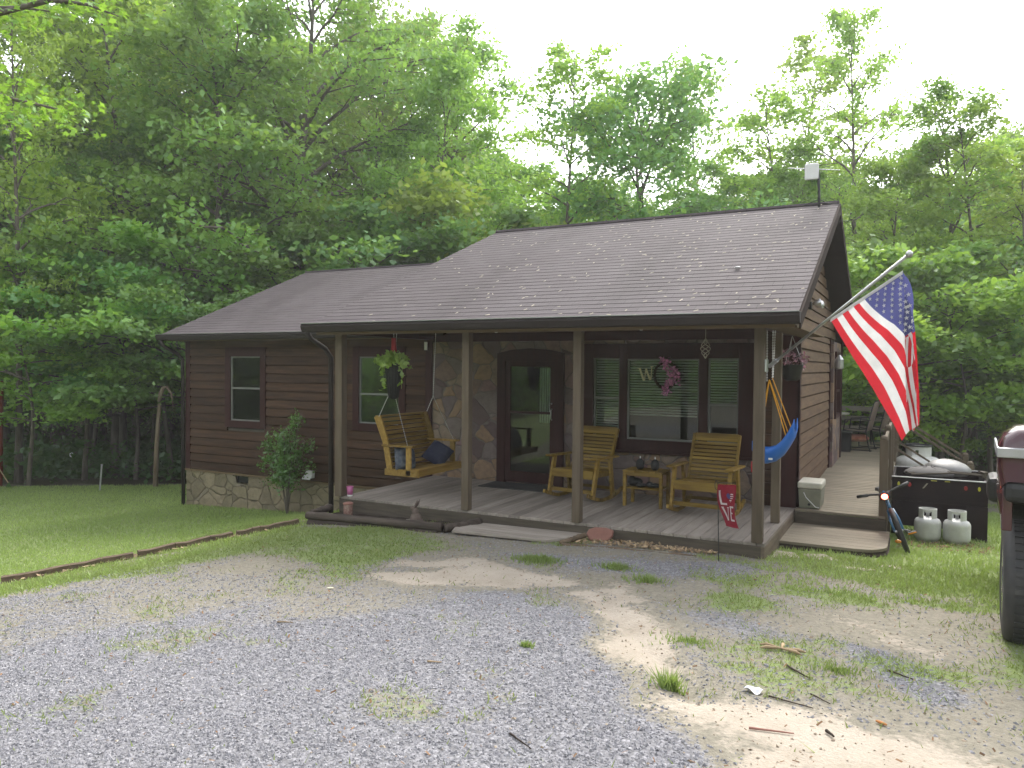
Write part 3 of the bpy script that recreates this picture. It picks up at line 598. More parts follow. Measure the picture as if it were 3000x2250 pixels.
# deeper forest rows: same kinds, told apart by nothing in the photo
g3='forest trees in the deep rows behind the cabin'
rr=random.Random(5)
sky_line=[(-300,160),(60,230),(260,150),(320,0),(600,60),(830,60),(880,220),(1050,300),(1130,430),(1200,330),(1300,300),(1500,330),(1570,420),(1700,330),(1800,250),(1900,330),(2000,330),(2200,380),(2600,300)]
def skyl(px):
    for (a,b),(c,d) in zip(sky_line,sky_line[1:]):
        if a<=px<=c: return b+(d-b)*(px-a)/(c-a)
    return 300
ZN=['beyond the left picture edge','above the playset','above the metal stake','above the left eave','above the left roof slope','above the lower ridge','above the step between the roofs','above the start of the high ridge','above the middle of the high ridge','left of the antenna, past mid ridge','behind the roof antenna','above the flag tip','right of the flag','above the truck','beyond the right picture edge']
ORD='first second third fourth fifth sixth seventh eighth ninth tenth eleventh twelfth thirteenth fourteenth fifteenth sixteenth seventeenth eighteenth nineteenth twentieth twenty-first twenty-second'.split()
for i,px in enumerate(np.linspace(-260,2480,44)):
    dp=[33,41,49][i%3]+rr.uniform(-3,3); ks=['oak2','maple','maple2','oak','tulip','round'][(i*5)%6]
    tree(ks,px+rr.uniform(-20,20),dp,skyl(px)+rr.uniform(0,110)+(170 if px<740 and i%2 else 0)+(60 if px>850 else 0),['nearest','middle','farthest'][i%3]+' of three deep forest trees '+ZN[i//3],g3,widen=1.15)
for i in range(16):
    tree(['oak2','oak2','maple'][i%3],-60+i*36+rr.uniform(-12,12),rr.uniform(23,32),200+rr.uniform(-60,260),'shaded tree in the dark woods behind the lawn, '+ORD[i]+' from the left','shaded forest trees behind the lawn',widen=.9)
for i,px in enumerate(sorted(rr.choice([rr.uniform(-30,560),rr.uniform(700,1250),rr.uniform(1880,2280)]) for _ in range(22))):
    tree(['sap','sap2'][i%2],px,rr.uniform(21,30),rr.uniform(520,640) if px<600 else rr.uniform(480,720),'small understory tree among the stems, '+ORD[i]+' from the left','small understory trees among the forest stems',widen=1.2)
# undergrowth + far wooded hills (uncountable)
def clumps(name,C,R3,n,size,mat,label,cat,seed):
    r=np.random.RandomState(seed); V,a,b2=leaf_faces(C,R3,n,size,r,.7); return tag(quads_obj(name,V,MAT[mat],a,rnd2=b2),label,cat,kind='stuff')
r=np.random.RandomState(77); n=5200
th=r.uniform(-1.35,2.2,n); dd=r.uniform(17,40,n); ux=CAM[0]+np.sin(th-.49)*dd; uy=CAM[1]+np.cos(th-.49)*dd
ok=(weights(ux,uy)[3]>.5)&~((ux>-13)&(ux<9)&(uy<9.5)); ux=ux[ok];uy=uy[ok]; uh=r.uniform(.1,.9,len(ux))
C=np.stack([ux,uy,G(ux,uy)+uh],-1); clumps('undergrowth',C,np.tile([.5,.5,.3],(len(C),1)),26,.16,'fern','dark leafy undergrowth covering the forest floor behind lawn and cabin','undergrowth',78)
n=2600; th=r.uniform(-1.5,2.3,n); dd=r.uniform(29,44,n); hx=CAM[0]+np.sin(th-.49)*dd; hy=CAM[1]+np.cos(th-.49)*dd
C=np.stack([hx,hy,G(hx,hy)+r.uniform(0,4.2,n)],-1); clumps('gloom_thicket',C,np.tile([.9,.9,.7],(n,1)),30,.28,'fern','dark leaf thicket added to deepen the gloom between the forest stems','thicket',81)  # thicket added in dark leaf colour to deepen the forest gloom
n=5200; th=r.uniform(0,6.283,n); dd=r.uniform(46,125,n)**1.0; hx=-3+np.sin(th)*dd; hy=2+np.cos(th)*dd
C=np.stack([hx,hy,G(hx,hy)+r.uniform(1,7,n)],-1); clumps('distant_wood',C,np.tile([3.2,3.2,2.4],(n,1)),34,.8,'leafFar','hazy distant wooded hillside seen through gaps between the trees','distant wood',79)
n=800; th=r.uniform(2.2,4.9,n)-.2; dd=r.uniform(30,48,n); hx=CAM[0]+np.sin(th-.2)*dd; hy=CAM[1]+np.cos(th-.2)*dd
C=np.stack([hx,hy,G(hx,hy)+r.uniform(0,6,n)],-1); clumps('wood_across_the_drive',C,np.tile([1.5,1.5,1.2],(n,1)),60,.35,'leafA','belt of trees across the drive behind the viewer, mirrored in the windows','wood',80)
# overhanging maple boughs at the upper left, tree stands outside the left picture edge
mt=thing('maple_tree',(-7.6,-3.9,gz(-7.6,-3.9)),'near maple with large bright yellow-green leaves hanging into the upper left corner','tree')
tb=MB(); base=np.array([-7.6,-3.9,-.6]); top=np.array([-7.3,-3.6,7.]); tb.tube([base,base*.5+top*.5+np.array([.1,0,0]),top],[.17,.13,.08],9)
r=np.random.RandomState(4); C=[]
def bough(pts3,rad0):
    tb.tube(pts3,[rad0*(1-.8*i/(len(pts3)-1)) for i in range(len(pts3))],5,cap=False)
for (pts,cl) in [([(-60,20),(40,15),(110,25)],[(0,10),(25,35),(50,20),(80,40),(60,-10),(100,12),(10,50),(-20,30)]),
                 ([(110,0),(190,10),(255,35)],[(150,12),(180,5),(215,18),(240,28),(200,-10),(140,-10)]),
                 ([(-70,180),(30,215),(120,235),(165,250)],[(0,200),(30,225),(60,232),(90,215),(130,240),(160,262),(20,260),(60,268),(-20,240),(100,250),(150,230),(5,285),(40,180)])]:
    k=3000/2212.; P=[at(x*k,y*k,7.6+.25*i) for i,(x,y) in enumerate(pts)]; trunk_pt=np.array([-7.35,-3.65,P[0][2]-.2]); bough([trunk_pt]+P,.035)
    for (x,y) in cl: C.append(at(x*k,y*k,7.4+r.uniform(0,1.2)))
tb.build('trunk',MAT['bark'],mt,smooth=True,world=True)
C=np.array(C); n=30; c=np.repeat(C,n,0)+r.normal(0,1,(len(C)*n,3))*np.array([.15,.15,.09])
star=[]
for i,(a,q) in enumerate([(0,1.),(.32,.42),(.85,.82),(1.2,.36),(2.0,.6),(2.6,.22),(3.14,.28),(-2.6,.22),(-2.0,.6),(-1.2,.36),(-.85,.82),(-.32,.42)]): star.append((math.cos(a)*q,math.sin(a)*q))
star=np.array(star); N=len(c); nn=r.normal(0,.55,(N,3)); nn[:,2]+=1; nn/=np.linalg.norm(nn,axis=1)[:,None]; t=r.normal(0,1,(N,3)); u=t-nn*(t*nn).sum(1)[:,None]; u/=np.linalg.norm(u,axis=1)[:,None]; w=np.cross(nn,u); s=.062*r.uniform(.6,1.3,(N,1,1))
V=c[:,None]+(u[:,None]*star[None,:,0:1]+w[:,None]*star[None,:,1:2])*s-nn[:,None]*s*(star[None,:,0:1]**2)*.25
V-=np.array(mt.location)
quads_obj('crown',V,MAT['leafM'],r.rand(N),mt,k=12,rnd2=r.rand(N))
# broken snag
x,y=-14.0,4.05; z=gz(x,y); sn=thing('dead_tree',(x,y,z),'broken pale dead snag with its top snapped over, left of the cabin corner','dead tree')
k=3000/2212.; D_=lambda px,py: at(px*k,py*k,17.9)-np.array([x,y,z])
tb=MB(); b0=D_(335,1052); tb.tube([b0-np.array([0,0,.3]),D_(338,960),D_(342,900),D_(345,872)],[.065,.05,.045,.04],8); tb.build('trunk',MAT['barksnag'],sn,smooth=True)
tb=MB(); tb.tube([D_(343,868),D_(347,850),D_(352,838),D_(360,836),D_(370,850),D_(374,880)],[.04,.055,.045,.035,.025,.012],7); tb.build('broken_top',MAT['barksnag'],sn,smooth=True)
# ------------------------------------------------------------------ the cabin
W=2.232                                             # plane of the front wall
XL,XR=-11.24,0.0; YB=8.5
house=thing('cabin',(-5,4,-.3),'brown wood sided cabin with grey shingle roof and a front porch','house')
def hb(mb,name,mat,**k): return mb.build(name,MAT[mat] if isinstance(mat,str) else mat,house,world=True,**k)
DZ=.15
# siding courses with holes: holes = (a0,a1,z0,z1)
def courses(mb,a0,a1,z0,z1,fn,holes=(),ex=.155,lim=None):
    z=z0
    while z<z1-.01:
        zt=min(z+ex,z1); segs=[(a0,a1)]
        if lim: segs=[lim(z,zt)]
        for h in holes:
            if h[2]<zt-.02 and h[3]>z+.02:
                ns=[]
                for s in segs:
                    if h[1]<=s[0] or h[0]>=s[1]: ns.append(s); continue
                    if h[0]>s[0]: ns.append((s[0],h[0]))
                    if h[1]<s[1]: ns.append((h[1],s[1]))
                segs=ns
        for s in segs:
            cuts=[s[0]]; 
            while s[1]-cuts[-1]>4.2: cuts.append(cuts[-1]+random.uniform(2.2,3.9))
            cuts.append(s[1])
            for p,q in zip(cuts,cuts[1:]):
                if q-p<.01: continue
                q2=q-.003 if q<s[1] else q
                g_=zt-.02 if zt-z>.05 else zt; P=[fn(p,z,.034),fn(q2,z,.034),fn(q2,g_,.022),fn(p,g_,.022),fn(p,z,-.008),fn(q2,z,-.008),fn(q2,g_,-.006),fn(p,g_,-.006),fn(q2,zt,-.006),fn(p,zt,-.006)]
                mb.add(P,[(0,1,2,3),(0,4,5,1),(1,5,6,2),(0,3,7,4),(3,2,6,7),(7,6,8,9)])
        z+=ex
ff=lambda a,z,o:(a,W-o,z)
H1=(-10.12,-9.15,.70,2.2); H2=(-7.07,-6.03,.80,2.2)
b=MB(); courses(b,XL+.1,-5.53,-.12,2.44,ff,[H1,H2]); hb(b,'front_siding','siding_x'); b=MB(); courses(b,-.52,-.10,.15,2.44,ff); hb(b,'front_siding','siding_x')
fg=lambda a,z,o:(XR+o,a,z)
b=MB(); courses(b,2.232,5.88,.15,2.42,fg)
def glim(z,zt):
    zz=zt; d=(4.08-zz)/.4513; return (3.55-min(d,3.75),3.55+min(d,3.8))
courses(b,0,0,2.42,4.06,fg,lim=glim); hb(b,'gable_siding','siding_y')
# solid shell behind the siding, hollow inside, with window and door openings
def wall_x(mb,y0,y1,x0,x1,z0,z1,holes):
    xsn=sorted({x0,x1}|{h[0] for h in holes}|{h[1] for h in holes})
    for a,c in zip(xsn,xsn[1:]):
        cuts=[(h[2],h[3]) for h in holes if h[0]<=a+1e-6 and h[1]>=c-1e-6]
        z=z0
        for h0,h1 in sorted(cuts):
            if h0>z: mb.box((a,y0,z),(c,y1,h0))
            z=h1
        if z<z1: mb.box((a,y0,z),(c,y1,z1))
HB=(-2.83,-.62,.86,2.10); HD=(-4.2,-3.3,.15,2.06)
b=MB(); wall_x(b,W+.012,W+.14,XL+.02,-5.53,-.15,2.5,[H1,H2]); b.box((XL+.02,W+.14,-.15),(XL+.14,YB,2.5)); b.box((XL+.14,YB-.12,-.15),(-.02,YB,2.5)); b.box((-.14,W+.14,.0),(-.012,YB-.12,2.43)); b.box((-.53,W+.012,.15),(-.14,W+.14,2.44))
hb(b,'inner_wall','inside')
b=MB(); wall_x(b,W-.002,W+.14,-5.53,-.53,-.2,2.30,[HB,HD]); hb(b,'flagstone_wall','flagstone')
for f_ in (lambda b:b.box((-5.52,W-.03,2.28),(-.53,W+.14,2.5)), lambda b:b.box((-5.62,W-.035,-.1),(-5.5,W-.003,2.5)), lambda b:b.box((-.53,W-.032,.15),(-.44,W-.003,2.44)), lambda b:b.box((-.28,W-.04,.15),(.03,W-.003,2.44)), lambda b:b.box((.0,W-.04,.15),(.032,W+.09,2.44)), lambda b:b.box((XL,W-.035,-.14),(XL+.11,W-.003,2.44)), lambda b:b.box((XL-.02,W-.035,-.14),(XL+.0,W+.1,2.44))):
    b=MB(); f_(b); hb(b,'corner_board','trim',bevel=.003)
# interior floor and ceiling
b=MB(); b.box((XL+.14,W+.14,-.05),(-.14,YB-.12,.02)); b.box((XL+.14,W+.14,2.42),(-.14,YB-.12,2.46)); b.box((-5.6,W+.14,.02),(-5.5,YB-.12,2.42)); b.box((-8.2,W+.14,.02),(-8.1,YB-.12,2.42)); hb(b,'interior_floor_and_ceiling','inside')
# foundation with relief
def fgrid(x0,x1,z0,z1,yy,hole=None):
    nu=int((x1-x0)/.045);nv=int((z1-z0)/.045)
    def fn(u,v):
        x=x0+(x1-x0)*u;z=z0+(z1-z0)*v; d=float(fbm(np.array([x]),np.array([z*1.6+7]),50,4,9.)[0])*.022
        return (x,yy-.02-abs(d)*(0 if v>.98 else 1),z)
    m_=MB().grid(fn,nu,nv)
    if hole: 
        keep=[]
        for f in m_.f:
            c=np.vstack(m_.v)[f].mean(0); keep.append(not(hole[0]<c[0]<hole[1] and hole[2]<c[2]<hole[3]))
        m_.f=[f for f,k in zip(m_.f,keep) if k]; m_.m=m_.m[:len(m_.f)]; m_.r=m_.r[:len(m_.f)]
    return m_
b=fgrid(XL,-5.45,-1.05,-.14,W,(-9.89,-9.56,-.30,-.17)); hb(b,'foundation','fieldstone',smooth=True)
b=MB(); b.box((XL,W+.1,-1.2),(XL+.1,YB,-.14)); b.box((XL+.1,W+.12,-1.2),(-5.3,W+.2,-.14)); b.box((-.1,W,-1.),(-.01,YB,.15)); b.box((XL,YB-.1,-1.6),(0,YB,-.15)); hb(b,'foundation_core','fieldstone')
b=MB(); b.box((-9.9,W+.03,-.31),(-9.55,W+.09,-.16)); hb(b,'foundation_vent','black')
b=MB(); b.box((XL-.02,W-.055,-.17),(-5.45,W+.0,-.135)); hb(b,'water_table_board','soffit')
# roofs
def roofplane(mb,e0,e1,r0,r1,n,th=.10):    # eave left/right, ridge left/right
    e0,e1,r0,r1=[np.array(p,float) for p in (e0,e1,r0,r1)]
    nm=np.cross(e1-e0,r0-e0); nm/=np.linalg.norm(nm); 
    if nm[2]<0: nm=-nm
    for i in range(n):
        a,c=i/n,(i+1)/n; a2=c+.12/n if i<n-1 else c
        P=[e0+(r0-e0)*a,e1+(r1-e1)*a,e1+(r1-e1)*c,e0+(r0-e0)*c]
        T=[P[0]+nm*.0045,P[1]+nm*.0045,P[2]+nm*.001,P[3]+nm*.001]
        mb.add([P[0]-nm*.0,P[1]-nm*.0]+T,[(2,3,4,5),(0,1,3,2)],0)
ME0,ME1,MR0,MR1=(-5.69,-.36,2.43),(.33,-.36,2.43),(-5.09,3.55,4.195),(.33,3.55,4.195)
LE0,LE1,LR0,LR1=(-11.41,1.76,2.45),(-5.0,1.76,2.45),(-10.98,5.2,3.99),(-5.0,5.2,3.99)
b=MB(); roofplane(b,ME0,ME1,MR0,MR1,32); roofplane(b,(.33,7.46,2.43),(-5.69,7.46,2.43),(.33,3.55,4.195),(-5.09,3.55,4.195),32); hb(b,'main_roof','shingle')
b=MB(); roofplane(b,LE0,LE1,LR0,LR1,28); roofplane(b,(-5.,8.64,2.45),(-11.41,8.64,2.45),(-5.,5.2,3.99),(-10.98,5.2,3.99),28); hb(b,'lower_roof','shingle')
def slab(mb,P,th): 
    P=[np.array(p,float)-np.array([0,0,.006]) for p in P]; mb.prism([p-np.array([0,0,th]) for p in P],(0,0,th))
b=MB(); slab(b,(ME0,ME1,MR1,MR0),.10); slab(b,((.33,7.46,2.43),(-5.69,7.46,2.43),MR0,MR1),.10); slab(b,(LE0,LE1,LR1,LR0),.09); slab(b,((-5,8.64,2.45),(-11.41,8.64,2.45),LR0,LR1),.09); hb(b,'roof_deck','fascia')
b=MB(); b.prism([(-5.66,-.3,2.34),(-5.66,7.4,2.34),(-5.12,3.55,4.09)],(.06,0,0)); b.prism([(XL+.05,1.9,2.4),(XL+.05,8.5,2.4),(XL+.05,5.2,3.9)],(.06,0,0)); b.prism([(-.06,-.3,2.40),(-.06,7.4,2.40),(-.06,3.55,4.1)],(.045,0,0)); hb(b,'gable_backing','fascia')
# rake boards: right gable
b=MB(); 
for y1 in (-.36,7.46): b.prism([(.332,y1,2.42),(.332,3.55,4.185),(.332,3.55,4.04),(.332,y1,2.275)],(.02,0,0))
hb(b,'rake_board','fascia')
b=MB(); b.tube([(-5.09,3.55,4.2),(.33,3.55,4.2)],.035,6); b.tube([(-10.98,5.2,3.995),(-5.2,5.2,3.995)],.03,6); hb(b,'ridge_cap','shingle')
# gutters
def gutter(x0,x1,y,z,mb): mb.prism([(x0,y,z),(x0,y-.10,z),(x0,y-.115,z-.035),(x0,y-.085,z-.10),(x0,y-.0,z-.11)],(x1-x0,0,0))
b=MB(); gutter(-5.76,.35,-.345,2.43,b); hb(b,'porch_gutter','gutter',bevel=.004)
b=MB(); b.box((-5.74,-.465,2.431),(.34,-.35,2.437)); hb(b,'gutter_glint','steel')  # bright steel strip laid on for the glint of the gutter edge
b=MB(); gutter(-11.44,-5.75,1.78,2.45,b); hb(b,'left_gutter','gutter',bevel=.004)
b=MB(); b.box((-11.43,1.66,2.451),(-5.76,1.775,2.456)); hb(b,'gutter_glint','steel')  # same added glint strip on the left gutter
b=MB(); b.tube([(-11.33,1.72,2.34),(-11.33,1.76,2.24),(-11.31,2.08,2.08),(-11.3,2.17,1.98),(-11.3,2.18,-.9)],.035,8); hb(b,'downspout','gutter',smooth=True)
b=MB(); b.tube([(-5.72,-.38,2.33),(-5.72,-.3,2.24),(-5.7,-.05,2.12),(-5.66,.02,2.0),(-5.66,.03,-.1)],.033,8); hb(b,'downspout','gutter',smooth=True)
# soffits, beam, ceiling
b=MB(); b.box((-5.6,-.34,2.315),(.30,-.065,2.33)); b.box((.035,-.3,2.29),(.31,2.1,2.31)); b.box((XL-.1,1.78,2.335),(-5.7,W-.04,2.35)); hb(b,'soffit','soffit')
b=MB(); b.box((-5.60,-.33,2.29),(.29,-.30,2.315)); hb(b,'tan_fascia_strip','soffit')
b=MB(); b.box((-5.55,-.06,2.31),(-.0,.04,2.44)); b.box((-.12,.04,2.31),(-.02,W-.05,2.44)); b.box((-5.55,.04,2.31),(-5.45,W-.05,2.44)); hb(b,'porch_beam','trim')
b=MB(); 
for i in range(22): b.box((-5.44+i*.242,.045,2.41),(-5.44+i*.242+.238,W-.035,2.425))
hb(b,'porch_ceiling','ceiling')
# porch deck boards run front to back
b=MB(); x=-5.45
while x<-.01: b.box((x,-.02,DZ-.032),(min(x+.136,0),W-.006,DZ)); x+=.1415
hb(b,'porch_deck','deck',bevel=.003)
b=MB(); b.box((-5.46,-.03,-.10),(-.03,.008,DZ-.034)); b.box((-5.5,.01,-.35),(-5.46,W,DZ-.03)); hb(b,'front_rim_board','rim',bevel=.004)
b=MB(); b.box((-.035,-.032,-.06),(.002,2.15,DZ-.034)); hb(b,'side_rim_board','rim_y',bevel=.004)
for i,(x,w) in enumerate(((-5.47,.115),(-3.50,.10),(-2.04,.10),(-.075,.105))):
    b=MB(); b.box((x-w/2,-.035+.04-w/2,DZ-.0),(x+w/2,.005+w/2,2.31)); o=hb(b,'porch_post','post',bevel=.008)
b=MB(); b.box((-.125,1.08,DZ),(-.03,1.17,2.31)); hb(b,'porch_post','post',bevel=.008)
# the windows
def window(x0,x1,z0,z1,mid,trim=(.10,.10,.09,.05),apron=0,blinds=None,curtain=None,name='window',frame=True):
    fr=MB(); tl,tr_,tt,tb_=trim; y=W-.05
    fr.box((x0-tl,y,z0-tb_),(x0,W+.02,z1+tt)); fr.box((x1,y,z0-tb_),(x1+tr_,W+.02,z1+tt)); fr.box((x0,y,z1),(x1,W+.02,z1+tt)); fr.box((x0,y,z0-tb_),(x1,W+.02,z0))
    fo=fr.build(name,MAT['trim'],house,world=True,bevel=.003)
    sh=MB(); t=.022; ys=W-.012
    sh.box((x0,ys-.01,z0),(x0+t,ys+.03,z1)); sh.box((x1-t,ys-.01,z0),(x1,ys+.03,z1)); sh.box((x0+t,ys-.01,z1-t),(x1-t,ys+.03,z1)); sh.box((x0+t,ys-.01,z0),(x1-t,ys+.03,z0+t))
    so_=sh.build('sash',MAT['sashgrey'] if frame==1 else MAT['trim'],fo)
    if mid:
        m_=MB(); m_.box((x0+t,ys-.014,mid-.016),(x1-t,ys+.026,mid+.016)); m_.build('meeting_rail',MAT['sashgrey'],fo)
    g_=MB(); g_.box((x0+.004,ys+.006,z0+.004),(x1-.004,ys+.010,z1-.004)); g_.build('pane',MAT['glass'],fo)
    if blinds:
        bl=MB(); zz=blinds[1]
        while zz>blinds[0]:
            bl.add([(x0+.015,ys+.055,zz),(x1-.015,ys+.055,zz),(x1-.015,ys+.078,zz-.018),(x0+.015,ys+.078,zz-.018)],[(0,1,2,3)]); zz-=.036
        bl.build('blind',MAT['blind'],fo,solid=.002)
    if curtain:
        c0,c1,cz0,cz1=curtain; bl=MB(); bl.grid(lambda u,v:(c0+(c1-c0)*u,ys+.09+.02*math.sin(u*26),cz0+(cz1-cz0)*v),40,2); bl.build('curtain',MAT['curtain'],fo,smooth=True,solid=.003)
    return fo
MAT['sashgrey']=simple('pale_sash_edge',(.20,.20,.19),None,.5,var=.02,bmp=0)
window(-10.02,-9.25,.85,2.045,1.455,(.13,.13,.17,.13),curtain=(-10.0,-9.62,1.46,2.04),frame=1)
window(-6.965,-6.14,.925,2.045,1.42,(.13,.13,.17,.13),frame=1)
window(-2.735,-2.345,.92,2.03,1.47,(.19,.0,.2,.17),blinds=(1.0,2.02),frame=1)
window(-2.235,-1.235,.905,2.02,None,(.11,.12,.21,.155),blinds=(1.22,2.01),frame=1)
window(-1.115,-.72,.92,2.03,1.42,(.0,.20,.2,.17),blinds=(1.44,2.02),frame=1)
b=MB(); b.box((-2.93,W-.065,.715),(-.51,W-.005,.752)); hb(b,'window_sill','trim',bevel=.004)
b=MB(); b.box((-2.83,W+.1,.86),(-2.3,W+.12,1.2)); 
# door with arched head
dr=MB(); dr.prism([(-4.30,W-.05,.15),(-4.30,W-.05,2.10),(-4.05,W-.05,2.15),(-3.75,W-.05,2.17),(-3.45,W-.05,2.15),(-3.2,W-.05,2.10),(-3.2,W-.05,.15),(-3.34,W-.05,.15),(-3.34,W-.05,1.98),(-4.16,W-.05,1.98),(-4.16,W-.05,.15)],(0,.07,0))
door=hb(dr,'front_door','trim',bevel=.004)
b=MB(); y=W-.012
b.box((-4.16,y-.015,.17),(-4.08,y+.02,1.98)); b.box((-3.42,y-.015,.17),(-3.34,y+.02,1.98)); b.box((-4.08,y-.015,1.90),(-3.42,y+.02,1.98)); b.box((-4.08,y-.015,.17),(-3.42,y+.02,.33)); b.box((-4.08,y-.013,1.20),(-3.42,y+.018,1.235))
b.build('storm_door',MAT['trim'],door,bevel=.003)
b=MB(); b.box((-4.08,y+.002,.33),(-3.42,y+.006,1.9)); b.build('pane',MAT['glass'],door)
b=MB(); b.tube([(-3.385,y-.03,1.28),(-3.385,y-.06,1.26),(-3.385,y-.06,1.14),(-3.385,y-.03,1.12)],.009,6); b.ell((-3.385,y-.04,1.36),(.014,.014,.014),8,6); b.build('handle',MAT['steel'],door,smooth=True)
b=MB()
for i in range(5): b.box((-4.04+i*.042,W+.9,1.0),(-4.015+i*.042,W+.92,1.88))
hb(b,'door_side_curtain','curtain')
b=MB(); b.box((-4.3,W-.6,DZ),(-3.25,W-.08,DZ+.012)); dm=b.build('door_mat',MAT['blackrub'],None,bevel=.004); tag(dm,'dark rubber door mat lying at the front door','door mat')
# stone section and far window on the gable side
b=MB(); wall=[(0.0,5.9),(0.10,7.38)]; b.box((.002,5.92,.1),(.09,7.3,1.05)); b.box((.002,5.92,2.2),(.09,7.3,2.36)); b.box((.002,5.92,1.05),(.09,6.1,2.2)); b.box((.002,7.1,1.05),(.09,7.3,2.2)); hb(b,'side_stone_panel','flagstone')
b=MB(); b.box((.0,5.86,.16),(.05,5.92,2.42)); b.box((.0,7.30,.16),(.11,7.42,2.42)); b.box((.0,6.1,1.05),(.12,6.18,2.2)); b.box((.0,7.02,1.05),(.12,7.1,2.2)); b.box((.0,6.18,1.05),(.11,7.02,1.12)); b.box((.0,6.18,2.12),(.11,7.02,2.2)); b.box((.0,6.18,1.5),(.10,7.02,1.54)); o=hb(b,'side_window','trim')
b=MB(); b.box((.04,6.18,1.12),(.046,7.02,2.12)); b.build('pane',MAT['darkglass'],o)
b=MB(); b.lathe([(.05,1.9),(.07,1.92),(.07,2.06),(.03,2.12),(.01,2.14)],(.17,5.98,0),10); b.box((.1,5.96,2.0),(.16,6.0,2.03)); hb(b,'wall_lantern','steel')
# small fittings of the house
b=MB(); 
for x in (-3.276,-1.42): pass
for x in (-3.28,-1.42):
    b=MB(); b.lathe([(.03,0),(.045,-.02),(.05,-.05),(.04,-.065),(.02,-.07)],(x,.32,2.41),12); hb(b,'porch_light','black',smooth=True)
    b2=MB(); b2.ell((x,.32,2.335),(.028,.028,.022),10,6); hb(b2,'porch_light_bulb','white',smooth=True)
b=MB(); b.prism([(-8.13,W-.16,-.10),(-7.94,W-.16,-.10),(-7.94,W-.03,.04),(-8.09,W-.03,.04)],(0,.02,.03)); b.box((-8.1,W-.1,-.08),(-7.95,W-.02,.04)); hb(b,'dryer_vent_hood','white',bevel=.006)
b=MB(); b.box((-5.63,W-.06,2.15),(-5.58,W-.036,2.28)); hb(b,'wall_thermometer','white',bevel=.004)
# flood light with two lamp heads on the gable
fl=MB(); fl.box((.02,2.96,2.70),(.06,3.08,2.80)); fo=hb(fl,'flood_light','black')
for y in (2.84,3.2):
    b=MB(); b.lathe([(.02,0),(.035,.03),(.055,.09),(.052,.095)],T=Matrix.Translation((.09,y,2.76))@Matrix.Rotation(rad(80),4,'Y')@Matrix.Rotation(rad(20 if y>3 else -20),4,'X'),n=12); b.build('lamp_head',MAT['steel'],fo,smooth=True)
# leaf bits on the roof (uncountable)
r=np.random.RandomState(90); pts=[]
nr=np.array([0,-.4113,.9115])
for i in range(46):
    for j in range(26):
        x=-2.9+i*.075+ (j%3)*.025 + r.normal(0,.012); t=(j+.5)/26+r.normal(0,.004)
        if (i+2*j)%5==0 and r.rand()<.55+.12*x/3 and -2.9<x<.28: pts.append((x,t))
for _ in range(170): pts.append((r.uniform(-5.2,.3),r.rand()))
Vq=[]
for x,t in pts:
    p=np.array([x,-.36+3.91*t,2.43+1.765*t])+nr*.014; a=r.normal(.6,.5); d1=np.array([math.cos(a),math.sin(a)*.9115,math.sin(a)*.411])*r.uniform(.012,.028); d2=np.cross(nr,d1/np.linalg.norm(d1))*r.uniform(.004,.009)
    Vq.append([p-d1-d2,p+d1-d2,p+d1+d2+nr*.004,p-d1+d2])
o=quads_obj('roof_litter',np.array(Vq),MAT['slab'],r.rand(len(Vq))); tag(o,'pale bits of leaf litter scattered over the shingles','leaf litter',kind='stuff')
p=MB(); p.ell((-.50,.94,3.045),(.035,.03,.012),8,5); tag(p.build('white_pebble',MAT['white'],None,smooth=True),'small white chip lying on the roof shingles near the right rake','chip')
# antenna
an_=thing('roof_antenna',(.08,3.45,4.15),'white flat panel antenna on a dark mast at the right ridge end','antenna')
L=lambda x,y,z:(x,y,z)
b=MB(); b.tube([(0,0,-.02),(0,0,.16),(-.015,0,.42),(-.03,0,.56)],.018,8); b.tube([(0,0,.10),(.16,.06,.02)],.006,5); b.tube([(0,0,.10),(-.2,.05,.05)],.006,5); b.tube([(0,0,.05),(.1,-.05,.03),(.25,-.02,.01)],.005,5); b.build('mast',MAT['black'],an_,smooth=True)
b=MB(); b.box((-.19,-.04,.38),(-.01,.0,.60)); b.build('panel',MAT['white'],an_,bevel=.012)
b=MB(); b.tube([(-.42,0,.58),(.25,.1,.50)],.006,5); b.build('boom',MAT['steel'],an_)
# ------------------------------------------------------------------ side walkway, step, rails
sdk=thing('side_deck',(.5,5,.2),'raised plank walkway along the gable wall leading to the back deck','deck')
def sb(mb,name,mat,parent=sdk,**k): return mb.build(name,MAT[mat],parent,world=True,**k)
wz=lambda y: .165+max(0,min(1,(y-2.1)/5.2))*.11
b=MB(); y=2.06
while y<7.4:
    z=wz(y); b.box((.012,y,z-.03),(1.02,y+.136,z)); y+=.1415
while y<10.9: b.box((-4.5,y,.245),(1.02,y+.136,.275)); y+=.1415
sb(b,'planks','deck_x',bevel=.003)
b=MB(); b.box((.012,2.03,-.03),(1.02,2.056,.132)); b.box((1.0,2.06,-.02),(1.03,7.4,.13)); b.box((-.0,10.88,0),(1.03,10.92,.24)); b.box((1.0,7.4,-.02),(1.03,10.88,.24)); sb(b,'rim_board','rim',bevel=.003)
def rpost(x,y,z0,z1,w=.09,parent=sdk):
    b=MB(); b.box((x-w/2,y-w/2,z0),(x+w/2,y+w/2,z1-.03)); T=Matrix.Translation((x,y,z1-.03)); b.lathe([(w*.46,-.004),(w*.5,.012),(w*.4,.035),(w*.2,.05),(.004,.054)],T=T,n=12); return sb(b,'rail_post','post',parent,bevel=.006)
for y,zt in ((2.12,1.10),(3.6,1.13),(5.0,1.16)): rpost(.99,y,-.3,zt)
for y in (7.2,9.0,10.8): rpost(.99,y,-.6,1.2)
for x in (-.3,-1.6,-2.9): rpost(x,10.85,-.6,1.2)
